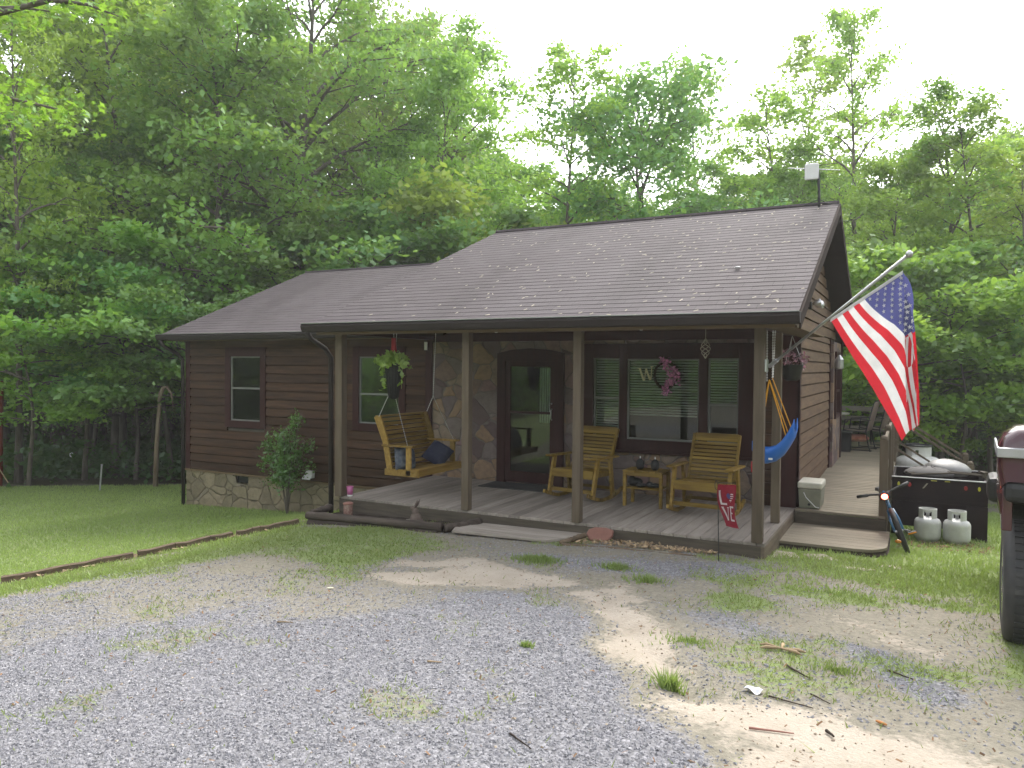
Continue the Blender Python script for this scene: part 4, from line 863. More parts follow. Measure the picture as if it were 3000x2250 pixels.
b=MB(); b.beam((.99,2.18,1.0),(.99,3.55,1.03),.035,.09); b.beam((.99,3.65,1.03),(.99,4.95,1.06),.035,.09); b.beam((.99,2.18,.62),(.99,3.55,.65),.035,.09);b.beam((.99,3.65,.65),(.99,4.95,.68),.035,.09); b.beam((.99,7.25,1.1),(.99,10.8,1.1),.035,.09); b.beam((.99,7.25,.7),(.99,10.8,.7),.035,.09)
sb(b,'rail','post',bevel=.004)
b=MB()
for z in (1.02,.80,.58): b.beam((-4.4,10.80,z),(.95,10.80,z),.035,.11)
sb(b,'back_rail','railwood',bevel=.004)
# stair down to the right
st=thing('stair',(1.5,6,-.2),'grey wooden stair with thin handrails going down right of the walkway','stair')
for y in (5.25,6.55):
    rpost(2.05,y,-.7,.53,.09,st)
    b=MB(); b.beam((1.0,y,1.15),(2.05,y,.47),.03,.035); sb(b,'handrail','post',st)
    b=MB(); b.beam((1.0,y,.72),(2.05,y,.04),.03,.03); sb(b,'lower_rail','post',st)
for i in range(5):
    b=MB(); x=1.06+i*.2; z=.14-i*.14; b.box((x,5.3,z-.03),(x+.22,6.5,z)); sb(b,'tread','deck_x',st)
# low platform step
lp=thing('platform_step',(.5,1.5,-.02),'low plank step with a rounded front corner below the walkway','step')
b=MB(); y=.99; 
def xr(y): return .77+math.sqrt(max(0,.09-(1.2-y)**2)) if y<1.2 else 1.07
zs=.0
ys_=[.90,1.045,1.20,1.34,1.48,1.62,1.76,1.90,2.03]
for i,(a,c) in enumerate(zip(ys_,ys_[1:])):
    n_=6; b.prism([(.004,c-.005,zs-.03),(.004,a,zs-.03)]+[(xr(a+(c-.005-a)*k_/n_),a+(c-.005-a)*k_/n_,zs-.03) for k_ in range(n_+1)],(0,0,.03))
sb(b,'planks','deck_x',lp)
b=MB(); b.tube([(.004,.92,-.07)]+[(xr(.92+.28*k_/8)-.02,.92+.28*k_/8,-.07) for k_ in range(9)]+[(1.045,2.0,-.07)],.035,4); b.box((.02,.93,-.12),(.95,1.6,-.035)); b.box((.02,1.6,-.2),(1.04,2.03,-.035)); sb(b,'frame','dark_wood',lp)
# paving slabs next to the step
for i,(pts,lab) in enumerate([([(.03,.10),(.24,.06),(.30,.30),(.22,.5),(.03,.5)],'pale paving slab against the porch corner, left one of the pair'),([(.32,.14),(.58,.18),(.66,.40),(.5,.62),(.3,.52)],'pale paving slab in front of the step, right one of the pair'),([(.62,.02),(.95,.06),(1.0,.14),(.7,.14)],'narrow tan stone half sunk in the grass before the step'),([(.98,.35),(1.25,.42),(1.2,.55),(1.0,.5)],'flat stone half hidden by grass at the right step corner')]):
    cx=sum(p[0] for p in pts)/len(pts); cy=sum(p[1] for p in pts)/len(pts); z=gh(cx,cy)
    b=MB(); b.prism([(x-cx,y-cy,-.03) for x,y in pts],(0,0,.05)); o=b.build('paving_slab',MAT['slab'],None,bevel=.008); o.location=(cx,cy,z-.016); tag(o,lab,'paving stone',group='stones before the platform step')
# cooler
co=thing('cooler',(.165,2.37,.17),'beige hard cooler with pale lid standing on the walkway by the wall','cooler')
b=MB(); b.prism([(-.115,-.22,0),(.125,-.22,0),(.14,-.24,.24),(-.13,-.24,.24)],(0,.46,0)); b.build('body',MAT['cooler'],co,bevel=.012)
b=MB(); b.box((-.138,-.25,.243),(.148,.235,.325)); b.build('lid',MAT['coolerlid'],co,bevel=.02)
b=MB(); b.tube([(-.06,-.26,.2),(-.03,-.27,.14),(.08,-.268,.03),(.12,-.26,.02)],.005,5); b.build('handle',MAT['white'],co)
b=MB(); b.ell((0.0,-.235,.05),(.016,.012,.016),8,6); b.build('drain_plug',MAT['black'],co)
# ------------------------------------------------------------------ patio furniture on the back deck
def patio_chair():
    e=thing('patio_chair',(0,0,0),'','chair')
    f=MB()
    for s in (-1,1):
        x=s*.27; f.tube([(x,-.25,0),(x,-.26,.3),(x,-.22,.62),(x,.05,.64),(x,.25,.62)],.012,6); f.tube([(x,.25,0),(x,.2,.2),(x,.17,.40),(x,.30,.95),(x*.9,.33,1.0)],.012,6); f.tube([(x,-.25,.02),(x,.28,.02)],.012,6); f.tube([(x,-.26,.4),(x,.18,.38)],.012,6)
    f.tube([(-.24,.33,1.0),(.24,.33,1.0)],.012,6); f.tube([(-.27,-.26,.4),(.27,-.26,.4)],.012,6); f.build('frame',MAT['black'],e,smooth=True)
    s_=MB(); s_.grid(lambda u,v:(-.25+.5*u,-.26+.44*v,.40-.02*math.sin(v*3.1)),4,6); s_.build('seat',MAT['sling'],e,solid=.008,smooth=True)
    s_=MB(); s_.grid(lambda u,v:(-.25+.5*u,.18+.15*v+.0*u,.40+.6*v),4,6); s_.build('backrest',MAT['sling'],e,solid=.008,smooth=True); return e
c1=patio_chair(); c1.location=(.33,8.95,.275); c1.rotation_euler=(0,0,rad(-98)); tag(c1,'brown sling patio chair nearest the walkway, back turned to the right',None,'patio chairs on the back deck')
c2=copy_tree(c1); c2.location=(.62,9.75,.275); c2.rotation_euler=(0,0,rad(-112)); tag(c2,'brown sling patio chair behind the first, by the deck rail',None,'patio chairs on the back deck')
tt=thing('patio_table',(-.45,9.4,.275),'round pale topped patio table beside the sling chairs on the back deck','table')
b=MB(); b.lathe([(.55,.68),(.56,.69),(.56,.705),(.55,.71)],n=28); b.build('tabletop',MAT['coolerlid'],tt)
for a in (45,135,225,315):
    b=MB(); b.tube([(.45*math.cos(rad(a)),.45*math.sin(rad(a)),0),(.3*math.cos(rad(a)),.3*math.sin(rad(a)),.68)],.014,6); b.build('leg',MAT['black'],tt)
b=MB(); 
def pil(mb,c,s,T=None): mb.grid(lambda u,v:(c[0]+s[0]*(u-.5),c[1]+s[1]*(v-.5),c[2]+s[2]*(max(0,1-(2*u-1)**4)*max(0,1-(2*v-1)**4))**.5),10,10); mb.grid(lambda u,v:(c[0]+s[0]*(u-.5),c[1]+s[1]*(v-.5),c[2]-s[2]*.6*(max(0,1-(2*u-1)**4)*max(0,1-(2*v-1)**4))**.5),10,10)
pil(b,(0,0,0),(.45,.42,.09)); o=b.build('seat_cushion',MAT['cushion'],None,smooth=True); o.location=(.28,8.94,.50); tag(o,'rust red patterned cushion lying on the near patio chair','cushion')
b=MB(); b.box((-.2,-.18,0),(.2,.18,.36)); b.box((-.22,-.2,.36),(.22,.2,.39)); o=b.build('storage_box',MAT['black'],None,bevel=.01); o.location=(-.0,8.55,.275); tag(o,'black box under the table beside the patio chair','box')
# ------------------------------------------------------------------ propane bottles, big tank
def bottle():
    e=thing('propane_bottle',(0,0,0),'','gas bottle')
    b=MB(); b.lathe([(.08,.0),(.115,.005),(.118,.03),(.135,.05),(.152,.075),(.155,.10),(.155,.25),(.152,.275),(.135,.305),(.10,.325),(.05,.335),(.0,.337)],n=28); b.build('body',MAT['tankwhite'],e,smooth=True)
    b=MB(); R=.105
    for i in range(20):
        a0,a1=6.283*i/20,6.283*(i+1)/20
        if i in (3,4,5,13,14,15): z0,z1=.41,.44
        else: z0,z1=.32,.44
        P=[]
        for a,rr_ in ((a0,R),(a1,R),(a1,R-.008),(a0,R-.008)): P.append((rr_*math.cos(a),rr_*math.sin(a)))
        b.add([(x,y,z0) for x,y in P]+[(x,y,z1) for x,y in P],[(0,3,2,1),(4,5,6,7),(0,1,5,4),(1,2,6,5),(2,3,7,6),(3,0,4,7)],0,.5)
    b.build('collar',MAT['tankwhite'],e)
    b=MB(); b.lathe([(.02,.33),(.018,.38),(.03,.385),(.03,.40),(.01,.41)],n=10); b.build('valve',MAT['steel'],e,smooth=True); return e
t1=bottle(); t1.location=(1.475,3.2,gz(1.475,3.2)-.01); t1.rotation_euler=(0,0,.12); tag(t1,'white propane bottle on the grass, left one of the two by the black trailer',None,'propane bottles')
t2=copy_tree(t1); t2.location=(1.80,3.22,gz(1.8,3.22)-.01); t2.rotation_euler=(0,0,.02); tag(t2,'white propane bottle on the grass, right one of the two by the black trailer',None,'propane bottles')
bt=thing('large_propane_tank',(1.38,7.6,-.8),'large white upright propane tank with dark ringed collar behind the trailer','tank')
b=MB(); b.lathe([(.2,0),(.38,.02),(.385,.1),(.385,1.02),(.37,1.08),(.30,1.13),(.18,1.155),(.0,1.16)],n=32); b.build('body',MAT['tankwhite'],bt,smooth=True)
b=MB()
for i in range(24):
    a0,a1=6.283*i/24,6.283*(i+1)/24; z0,z1=(1.27,1.33) if i in (16,17,5,6,11) else (1.13,1.33)
    P=[(rr_*math.cos(a),rr_*math.sin(a)) for a,rr_ in ((a0,.205),(a1,.205),(a1,.197),(a0,.197))]
    b.add([(x,y,z0) for x,y in P]+[(x,y,z1) for x,y in P],[(0,3,2,1),(4,5,6,7),(0,1,5,4),(1,2,6,5),(2,3,7,6),(3,0,4,7)],0,.5)
b.build('collar',MAT['tankwhite'],bt)
b=MB(); pts=[(.212*math.cos(i*.2618),.212*math.sin(i*.2618),1.345) for i in range(25)]; b.tube(pts,.017,6,cap=False); b.build('collar_rim',MAT['black'],bt,smooth=True)
# ------------------------------------------------------------------ black trailer
tz=-.34
tl=thing('utility_trailer',(1.6,4.0,tz),'black steel trailer box with yellow and red reflectors behind the white bottles','trailer')
b=MB(); x0,x1=-.55,.56; y0,y1=-.38,.85
b.box((x0,y0,.52),(x1,y0+.03,.79)); b.box((x0,y1-.03,.52),(x1,y1,.79)); b.box((x0,y0+.03,.52),(x0+.03,y1-.03,.79)); b.box((x1-.03,y0+.03,.52),(x1,y1-.03,.79)); b.box((x0,y0+.02,.47),(x1,y1,.518)); b.build('box',MAT['trailer'],tl,bevel=.006)
b=MB(); b.box((x0+.02,y0+.015,.14),(x1-.03,y0+.03,.47)); b.box((x1-.24,y0-.005,0.0),(x1-.0,y0+.25,.468)); b.box((x0,y0,.02),(x0+.05,y0+.2,.468)); b.build('lower_panel',MAT['trailer'],tl,bevel=.005)
b=MB(); b.box((x0-.005,y0-.012,.79),(x1+.005,y0+.03,.80)); b.box((x0-.005,y1-.03,.79),(x1+.005,y1,.80)); b.build('top_edge',MAT['silver'],tl)
MAT['yel']=simple('yellow_reflector',(.55,.5,.05),None,.3,var=0,bmp=0); MAT['redr']=simple('dull_red_reflector',(.35,.02,.025),None,.3,var=0,bmp=0)
for x,k_ in ((-.47,'yel'),(.46,'yel'),(-.34,'redr'),(.31,'redr')):
    b=MB(); b.lathe([(.02,0),(.02,.008),(.005,.01)],T=Matrix.Translation((x,y0,.70))@Matrix.Rotation(rad(90),4,'X')@Matrix.Diagonal((1.1 if k_=='redr' else .8,1.5,1,1)),n=14); b.build('reflector',MAT[k_],tl)
b=MB(); b.prism([(-.19,y0-.004,.66),(-.17,y0-.004,.66),(-.12,y0-.004,.73),(-.14,y0-.004,.73)],(0,.003,0)); b.build('sticker',MAT['slab'],tl)
b=MB(); b.box((-.09,y0-.004,.765),(-.02,y0-.001,.775)); b.box((.07,y0-.004,.765),(.13,y0-.001,.775)); b.build('small_label',MAT['yel'],tl)
ld=MB(); ld.lathe([(.0,.10),(.12,.095),(.22,.07),(.29,.03),(.31,.0),(.30,-.01)],n=28); 
for a in range(6):
    pa=[(.28*t*math.cos(a*1.047),.28*t*math.sin(a*1.047),.106-.075*t*t) for t in (.2,.4,.6,.8,1)]; ld.tube(pa,.008,4,cap=False)
o=ld.build('bin_lid',MAT['lid'],None,smooth=True); o.location=(1.49,4.05,tz+.81); tag(o,'domed ribbed grey lid lying on the trailer, in front of the paler one','lid')
ld=MB(); ld.lathe([(.0,.16),(.12,.15),(.22,.11),(.29,.05),(.27,.0),(.26,-.01)],n=28); o=ld.build('bin_lid',MAT['cooler'],None,smooth=True); o.location=(1.73,4.4,tz+.82); o.rotation_euler=(rad(6),rad(4),0); o.data.materials[0]=simple('pale_grey_lid',(.24,.235,.225),None,.5,var=.05); tag(o,'pale grey domed lid on the trailer, behind the ribbed lid','lid')
b=MB(); 
for s in (-.12,0.0,.12): b.tube([(-.5,s,0),(0,s,.03),(.45,s*.4,.0)],.012,6)
b.box((.40,-.08,-.03),(.46,.08,.05)); o=b.build('tool_bundle',MAT['rim'],None); o.location=(1.72,3.95,tz+.83); o.rotation_euler=(0,0,.3); tag(o,'small bundle of wooden sticks lying across the trailer top','sticks')
# ------------------------------------------------------------------ bicycle leaning against the walkway post
bk=thing('bicycle',(1.265,1.86,gz(1.26,1.9)+.0),'blue bicycle seen end on, leaning at the walkway corner with reflectors and added red glow','bicycle')
TB=Matrix.Rotation(rad(9),4,'Y')  # lean
# local frame: wheel plane = YZ, +Y away from the viewer; mirrored lean puts the top toward the post
TL=Matrix.Rotation(rad(-21),4,'Y')@Matrix.Rotation(rad(6),4,'Z')@Matrix.Scale(.92,4)
def tp_(p): return tuple(TL@Vector(p))
def wheel(y,name):
    b=MB(); R=.27; b.tube([tp_((0,y+R*math.cos(a*.19635),R+.02+R*math.sin(a*.19635))) for a in range(33)],.026,8,cap=False); o=b.build(name,MAT['blackrub'],bk,smooth=True)
    b=MB(); b.tube([tp_((0,y+(R-.03)*math.cos(a*.19635),R+.02+(R-.03)*math.sin(a*.19635))) for a in range(33)],.010,6,cap=False); b.build('rim',MAT['rimmetal'],o,smooth=True)
    b=MB()
    for a in range(16): b.tube([tp_((.015*(-1)**a,y,R+.02)),tp_((0,y+(R-.03)*math.cos(a*.3927),R+.02+(R-.03)*math.sin(a*.3927)))],.0015,3,cap=False)
    b.tube([tp_((-.05,y,R+.02)),tp_((.05,y,R+.02))],.014,8); b.build('spokes',MAT['steel'],o)
    return o
w1=wheel(0,'wheel'); w2=wheel(.95,'wheel')
b=MB(); hd=(0,.16,.66); hd2=(0,.14,.56); bb=(0,.52,.27); seat=(0,.66,.66); ra=(0,.95,.29)
for p,q,rr_ in ((hd,bb,.018),(hd2,seat,.016),(bb,seat,.016),(bb,ra,.011),(seat,ra,.011),((0,.145,.53),hd,.02)): b.tube([tp_(p),tp_(q)],rr_,8)
b.build('frame',MAT['bikeblue'],bk,smooth=True)
b=MB()
for s in (-.05,.05): b.tube([tp_((s*.6,.145,.55)),tp_((s,.06,.42)),tp_((s,0,.29))],.013,6)
b.tube([tp_((0,.15,.66)),tp_((0,.13,.76)),tp_((0,.09,.79))],.014,6); b.build('fork',MAT['bikeblue'],bk,smooth=True)
b=MB(); b.tube([tp_((-.30,.20,.80)),tp_((-.16,.12,.79)),tp_((-.06,.09,.77)),tp_((.06,.09,.77)),tp_((.16,.12,.79)),tp_((.30,.20,.80))],.013,6)
b.tube([tp_((-.31,.21,.80)),tp_((-.19,.13,.79))],.019,8); b.tube([tp_((.31,.21,.80)),tp_((.19,.13,.79))],.019,8); b.box((-.07,.03,.70),(.07,.13,.78),T=TL); b.build('handlebar',MAT['blackrub'],bk,smooth=True)
b=MB(); b.prism([tp_((-.03,.52,.74)),tp_((.03,.52,.74)),tp_((.08,.76,.75)),tp_((-.08,.76,.75))],(0,0,.04)); b.tube([tp_(seat),tp_((0,.67,.75))],.013,6); b.build('saddle',MAT['black'],bk,bevel=.012)
b=MB(); b.tube([tp_((.0,.45+.09*math.cos(i*.524),.27+.09*math.sin(i*.524))) for i in range(13)],.008,4,cap=False); b.tube([tp_((-.03,.52,.27)),tp_((.14,.52,.16))],.009,5); b.box((.10,.46,.13),(.20,.56,.155),T=TL); b.build('crank',MAT['black'],bk)
b=MB(); b.box((.10,.452,.135),(.20,.459,.152),T=TL); b.build('pedal_reflector',MAT['amber'],bk)
b=MB(); b.ell(tp_((-.055,.0,.17)),(.035,.012,.022),10,6); b.build('wheel_reflector',MAT['amber'],bk,smooth=True)
b=MB(); b.ell(tp_((-.01,.015,.735)),(.034,.02,.032),12,8); b.build('handlebar_glow',MAT['redglow'],bk,smooth=True)  # reflector glint put in as an added red glow
# ------------------------------------------------------------------ vehicle at the right edge
tk=thing('pickup_truck',(1.775,-2.2,.04),'dark maroon truck with silver strip cut off by the right picture edge','truck')
# local: x across (0 = left side), y away from the viewer, end face at y=0
def sect(y,top,zb,ins,rt):
    w=1.82; return [(ins+.02,y,zb),(ins,y,zb+.12),(ins,y,top-rt*1.1),(ins+rt*.25,y,top-rt*.55),(ins+rt*.8,y,top-rt*.15),(ins+rt*1.8,y,top),(w-ins-rt*1.8,y,top),(w-ins-rt*.8,y,top-rt*.15),(w-ins-rt*.25,y,top-rt*.55),(w-ins,y,top-rt*1.1),(w-ins,y,zb+.12),(w-ins-.02,y,zb)]
S_=[(.0,1.46,1.16,.03,.14),(.03,1.49,1.13,.0,.13),(.10,1.52,1.10,-.005,.12),(.35,1.52,1.06,.0,.12),(.75,1.48,1.06,.01,.12),(1.05,1.42,1.0,.05,.12),(1.25,1.38,.6,.13,.12),(3.9,1.30,.5,.15,.12),(4.3,1.2,.6,.2,.12)]
vs=[];m_=12
for q in S_: vs+=sect(*q)
b=MB(); b.add(vs,[(i*m_+j,(i+1)*m_+j,(i+1)*m_+j+1,i*m_+j+1) for i in range(len(S_)-1) for j in range(m_-1)]+[tuple(range(m_)),tuple((len(S_)-1)*m_+j for j in range(m_))[::-1]]); b.build('body',MAT['maroon'],tk,smooth=True,bevel=.012)
b=MB(); b.prism([(.5,1.6,1.28),(.5,3.2,1.26),(.62,2.8,1.80),(.62,2.0,1.80)],(1.0,0,0)); b.build('cab',MAT['darkglass'],tk,bevel=.05)
b=MB(); b.beam((-.012,-.012,1.345),(1.83,-.012,1.345),.03,.062); b.beam((-.006,0.0,1.345),(.0,.8,1.345),.015,.062); b.build('trim_strip',MAT['silver'],tk,bevel=.006)
b=MB(); b.box((.03,-.02,1.03),(1.80,.10,1.16)); b.build('bumper',MAT['black'],tk,bevel=.04); b=MB(); b.box((.0,2.7,.62),(1.8,3.2,.86)); b.build('bumper',MAT['black'],tk,bevel=.05)
b=MB(); b.prism([(.02,.04,1.12),(.02,1.1,1.06),(.06,1.3,.7),(.03,1.05,.84),(.02,.85,.95),(.02,.3,.95),(.02,.12,.86),(.02,.04,.84)],(.06,0,0)); b.build('fender_lip',MAT['maroon'],tk,bevel=.01)
def twheel(y,x=.06):
    b=MB(); b.lathe([(.24,0),(.30,-.012),(.395,.0),(.415,.03),(.42,.06),(.42,.21),(.415,.24),(.39,.26),(.24,.26)],(x,y,.405),40,axis='x'); o=b.build('wheel',MAT['blackrub'],tk,smooth=True)
    b=MB(); b.lathe([(.27,-.004),(.26,.02),(.24,.04),(.10,.03),(.09,-.01),(.0,-.012)],(x,y,.405),28,axis='x'); b.build('rim',MAT['rimmetal'],o,smooth=True)
    b=MB()
    for i in range(46):
        a_=i*.13659
        for xx,off in ((x+.05,0),(x+.15,.068)): T=Matrix.Translation((0,y,.405))@Matrix.Rotation(a_+off,4,'X'); b.box((xx,-.018,.415),(xx+.07,.018,.427),T=T)
    b.build('tread',MAT['blackrub'],o)
twheel(.58); twheel(3.4,.16); twheel(.58,1.5); twheel(3.4,1.4)
b=MB(); b.box((.40,.2,.5),(1.42,1.25,1.1)); b.box((.4,1.25,.35),(1.4,4.0,.55)); b.build('underbody',MAT['black'],tk)
tk.rotation_euler=(0,0,rad(-3))
# ------------------------------------------------------------------ porch things
def chain(mb,p,q,r_=.008):
    p=np.array(p,float);q=np.array(q,float); n=int(np.linalg.norm(q-p)/.014); pts=[p+(q-p)*i/n for i in range(n+1)]; mb.tube(pts,[r_ if i%2 else r_*.35 for i in range(n+1)],5)
sw=thing('porch_swing',(-4.9,1.,.6),'slatted wooden porch swing hanging on chains at the left end of the porch','swing')
def wb(mb,name,mat,par,**k): return mb.build(name,MAT[mat],par,world=True,**k)
y0,y1=.42,1.56
b=MB()
for i in range(11):
    t=i/10; x=-5.00-.19*t; z=.55+.60*t; b.beam((x,y0+.04,z),(x,y1-.04,z),.018,.046,up=(-.3,0,1))
wb(b,'backrest','swingwood',sw,bevel=.003)
b=MB()
for y in (y0+.02,y1-.02): b.prism([(-5.25,y-.016,1.19),(-5.14,y-.016,1.22),(-5.02,y-.016,.90),(-4.93,y-.016,.45),(-5.02,y-.016,.45),(-5.10,y-.016,.85)],(0,.032,0))
b.beam((-5.20,y0,1.20),(-5.20,y1,1.20),.05,.025); wb(b,'back_frame','swingwood',sw,bevel=.004)
b=MB()
for i in range(7): x=-4.97+i*.066; b.box((x,y0+.03,.47+.012*abs(i-2)*.5),(x+.055,y1-.03,.49+.012*abs(i-2)*.5))
wb(b,'seat','swingwood',sw,bevel=.003)
b=MB(); b.box((-4.52,y0,.42),(-4.495,y1,.51)); 
for y in (y0,y1-.03): b.box((-5.06,y,.41),(-4.50,y+.03,.50))
wb(b,'seat_frame','swingwood',sw,bevel=.004)
for y in (y0,y1-.05):
    b=MB(); b.box((-5.10,y-.02,.80),(-4.58,y+.07,.825)); wb(b,'armrest','swingwood',sw,bevel=.005)
    b=MB(); b.box((-4.71,y,.42),(-4.63,y+.03,.80)); wb(b,'arm_post','swingwood',sw,bevel=.004)
for y,top,ap in ((y0,(-4.86,y0,2.41),(-4.93,y0,1.62)),(y1,(-5.0,y1,2.41),(-5.04,y1,1.45))):
    b=MB(); chain(b,top,ap); chain(b,ap,(-5.16,y,1.2)); chain(b,ap,(-4.68,y,.83)); wb(b,'chain','chain',sw)
def pillow(name,loc,s,rot,mat,label):
    b=MB(); pil(b,(0,0,0),s); o=b.build(name,MAT[mat],None,smooth=True); o.location=loc; o.rotation_euler=rot; return tag(o,label,'pillow')
MAT['navyp']=simple('navy_patterned_cushion',(.015,.02,.05),(.16,.18,.2),.9,(14,14,14),var=0)
pillow('throw_pillow',(-4.86,.60,.62),(.34,.34,.09),(rad(70),rad(12),rad(75)),'navyp','navy cushion with a light pattern in the near corner of the porch swing')
pillow('throw_pillow',(-4.78,1.30,.63),(.36,.34,.10),(rad(35),rad(-38),rad(80)),'navy','plain dark navy cushion slumped at the far end of the porch swing')
# hanging plants
hp=thing('hanging_plant',(-4.72,.16,1.9),'lime green trailing plant in a tall dark woven basket hanging before the left porch window','plant')
b=MB(); b.lathe([(.03,-.44),(.06,-.42),(.10,-.1),(.115,.02),(.11,.03),(.09,.0)],n=20)
for i in range(16): 
    a=i*.3927; b.tube([(.062*math.cos(a),.062*math.sin(a),-.42),(.103*math.cos(a),.103*math.sin(a),-.1),(.118*math.cos(a),.118*math.sin(a),.03)],.006,4)
b.build('basket',MAT['black'],hp,smooth=True)
b=MB(); b.tube([(0,0,.18),(0,0,.24),(0,0,.36)],[.04,.035,.03],8); b.build('red_holder',MAT['red'],hp,smooth=True)
b=MB(); chain(b,(0,0,.36),(0,0,.46),.006); 
for a in (0,2.1,4.2): b.tube([(0,0,.2),(.1*math.cos(a),.1*math.sin(a),.03)],.003,4)
b.build('hanger',MAT['chain'],hp)
r=np.random.RandomState(8); C=[];Rr=[]
for i in range(34): a=r.rand()*6.28; d=r.uniform(.04,.24); C.append((math.cos(a)*d,math.sin(a)*d,.06+.1*r.rand()-.3*d*d*4)); Rr.append((.06,.06,.05))
V,a1,a2=leaf_faces(np.array(C),np.array(Rr),15,.075,r,.9)
vl=[]
for (x,yy,zz) in [(-.17,-.02,-.02),(-.16,-.04,-.10),(-.15,-.02,-.19),(-.13,-.04,-.28),(.13,-.03,-.04),(.15,-.02,-.12),(.13,-.02,-.22),(-.15,0,-.24),(-.16,.0,-.06)]: vl.append((x,yy,zz))
V2,b1,b2=leaf_faces(np.array(vl),np.tile([.03,.03,.03],(len(vl),1)),5,.07,r,1.2)
quads_obj('foliage',np.concatenate([V,V2]),MAT['pothos'],np.concatenate([a1,b1]),hp,rnd2=np.concatenate([a2,b2]))
b=MB(); 
for s in (-1,1): b.tube([(s*.1,-.02,.03),(s*.16,-.03,-.05),(s*.14,-.02,-.30)],.003,4)
b.build('vines',MAT['pothos'],hp)
hq=thing('hanging_basket',(.04,1.38,1.98),'dark hanging basket of pink and red flowers beside the blue swing','plant')
b=MB(); b.lathe([(.05,-.22),(.09,-.2),(.125,-.04),(.13,-.03),(.10,-.03)],n=18); b.build('basket',MAT['black'],hq,smooth=True)
b=MB(); 
for a in (0,2.1,4.2): b.tube([(0,0,.30),(.12*math.cos(a),.12*math.sin(a),-.03)],.003,4)
b.build('hanger',MAT['chain'],hq)
C=np.stack([r.uniform(-.15,.17,26),r.uniform(-.14,.14,26),r.uniform(-.05,.15,26)-.02],-1); V,a1,a2=leaf_faces(C,np.tile([.04,.04,.03],(26,1)),11,.036,r,1.)
quads_obj('flowers',V,MAT['basketflower'],a1,hq,rnd2=a2)
# rocking chairs (face -Y)
def rocker():
    e=thing('rocking_chair',(0,0,0),'','chair')
    b=MB(); 
    for i in range(8): t=i/7; b.box((-.30,-.24+t*.44,.385-.03*t),(.30,-.24+t*.44+.052,.405-.03*t))
    b.build('seat',MAT['yellow'],e,bevel=.003)
    b=MB(); b.box((-.315,-.27,.30),(.315,-.245,.41)); b.box((-.31,-.245,.31),(-.285,.24,.385)); b.box((.285,-.245,.31),(.31,.24,.385)); b.build('seat_frame',MAT['yellow'],e,bevel=.004)
    b=MB()
    for i in range(12): t=i/11; b.beam((-.27,.20+.22*t,.40+.50*t),(.27,.20+.22*t,.40+.50*t),.016,.036 if i<11 else .07,up=(0,.4,1))
    b.build('backrest',MAT['yellow'],e,bevel=.003)
    for s in (-1,1): b=MB(); b.beam((s*.285,.18,.33),(s*.285,.435,.92),.03,.05,up=(0,1,-.4)); b.build('back_frame',MAT['yellow'],e,bevel=.004)
    for s in (-1,1):
        b=MB(); b.prism([(s*.30,-.30,.56),(s*.40,-.30,.56),(s*.39,.30,.55),(s*.31,.30,.55)],(0,0,.025)); b.build('armrest',MAT['yellow'],e,bevel=.006)
        b=MB(); b.beam((s*.335,-.30,.05),(s*.335,-.17,.56),.035,.07,up=(0,1,0)); b.build('leg',MAT['yellow'],e,bevel=.004)
        b=MB(); b.beam((s*.335,.22,.05),(s*.335,.14,.55),.035,.07,up=(0,1,0)); b.build('leg',MAT['yellow'],e,bevel=.004)
        b=MB(); pts=[(s*.335,-.42+.9*i/10,.115-.10*math.sin(math.pi*i/10)) for i in range(11)]
        for p,q in zip(pts,pts[1:]): b.beam(p,q,.032,.045)
        b.build('rocker_runner',MAT['yellow'],e)
    b=MB(); b.box((-.33,-.275,.11),(.33,-.25,.16)); b.build('stretcher',MAT['yellow'],e,bevel=.003); b=MB(); b.box((-.33,.2,.12),(.33,.22,.16)); b.build('stretcher',MAT['yellow'],e,bevel=.003)
    return e
r1=rocker(); r1.location=(-2.60,1.50,DZ+.0); r1.rotation_euler=(0,0,rad(-9)); tag(r1,'yellow slatted rocking chair beside the front door, partly behind a post',None,'yellow rocking chairs')
r2=copy_tree(r1); r2.location=(-.90,1.28,DZ); r2.rotation_euler=(0,0,rad(-3)); tag(r2,'yellow slatted rocking chair behind the small red flag, right of the side table',None,'yellow rocking chairs')
# side table
st_=thing('side_table',(-1.69,1.42,DZ),'small yellow wooden side table with a shelf between the rocking chairs','table')
b=MB(); 
for i in range(6): b.box((-.26+i*.087,-.18,.435),(-.26+i*.087+.08,.18,.455))
b.box((-.24,-.165,.385),(.24,-.145,.434)); b.box((-.24,.145,.385),(.24,.165,.434)); b.build('tabletop',MAT['yellow'],st_,bevel=.003)
b=MB(); b.box((-.22,-.16,.22),(.22,.16,.24)); b.build('shelf',MAT['yellow'],st_,bevel=.003)
for x in (-.235,.235):
    for y in (-.155,.155): b=MB(); b.box((x-.02,y-.02,0),(x+.02,y+.02,.43)); b.build('leg',MAT['yellow'],st_,bevel=.004)
for x,lab in ((-1.77,'dark egg shaped table torch with a pale wick, left one on the side table'),(-1.575,'dark egg shaped table torch with a pale wick, right one on the side table')):
    e=thing('table_torch',(x,1.40,DZ+.456),lab,'torch','table torches'); b=MB(); b.lathe([(.03,0),(.05,.03),(.055,.07),(.045,.11),(.02,.135),(.012,.14)],n=16); b.build('body',MAT['black'],e,smooth=True)
    b=MB(); b.tube([(0,0,.135),(0,0,.17)],.007,6); b.build('wick',MAT['white'],e)
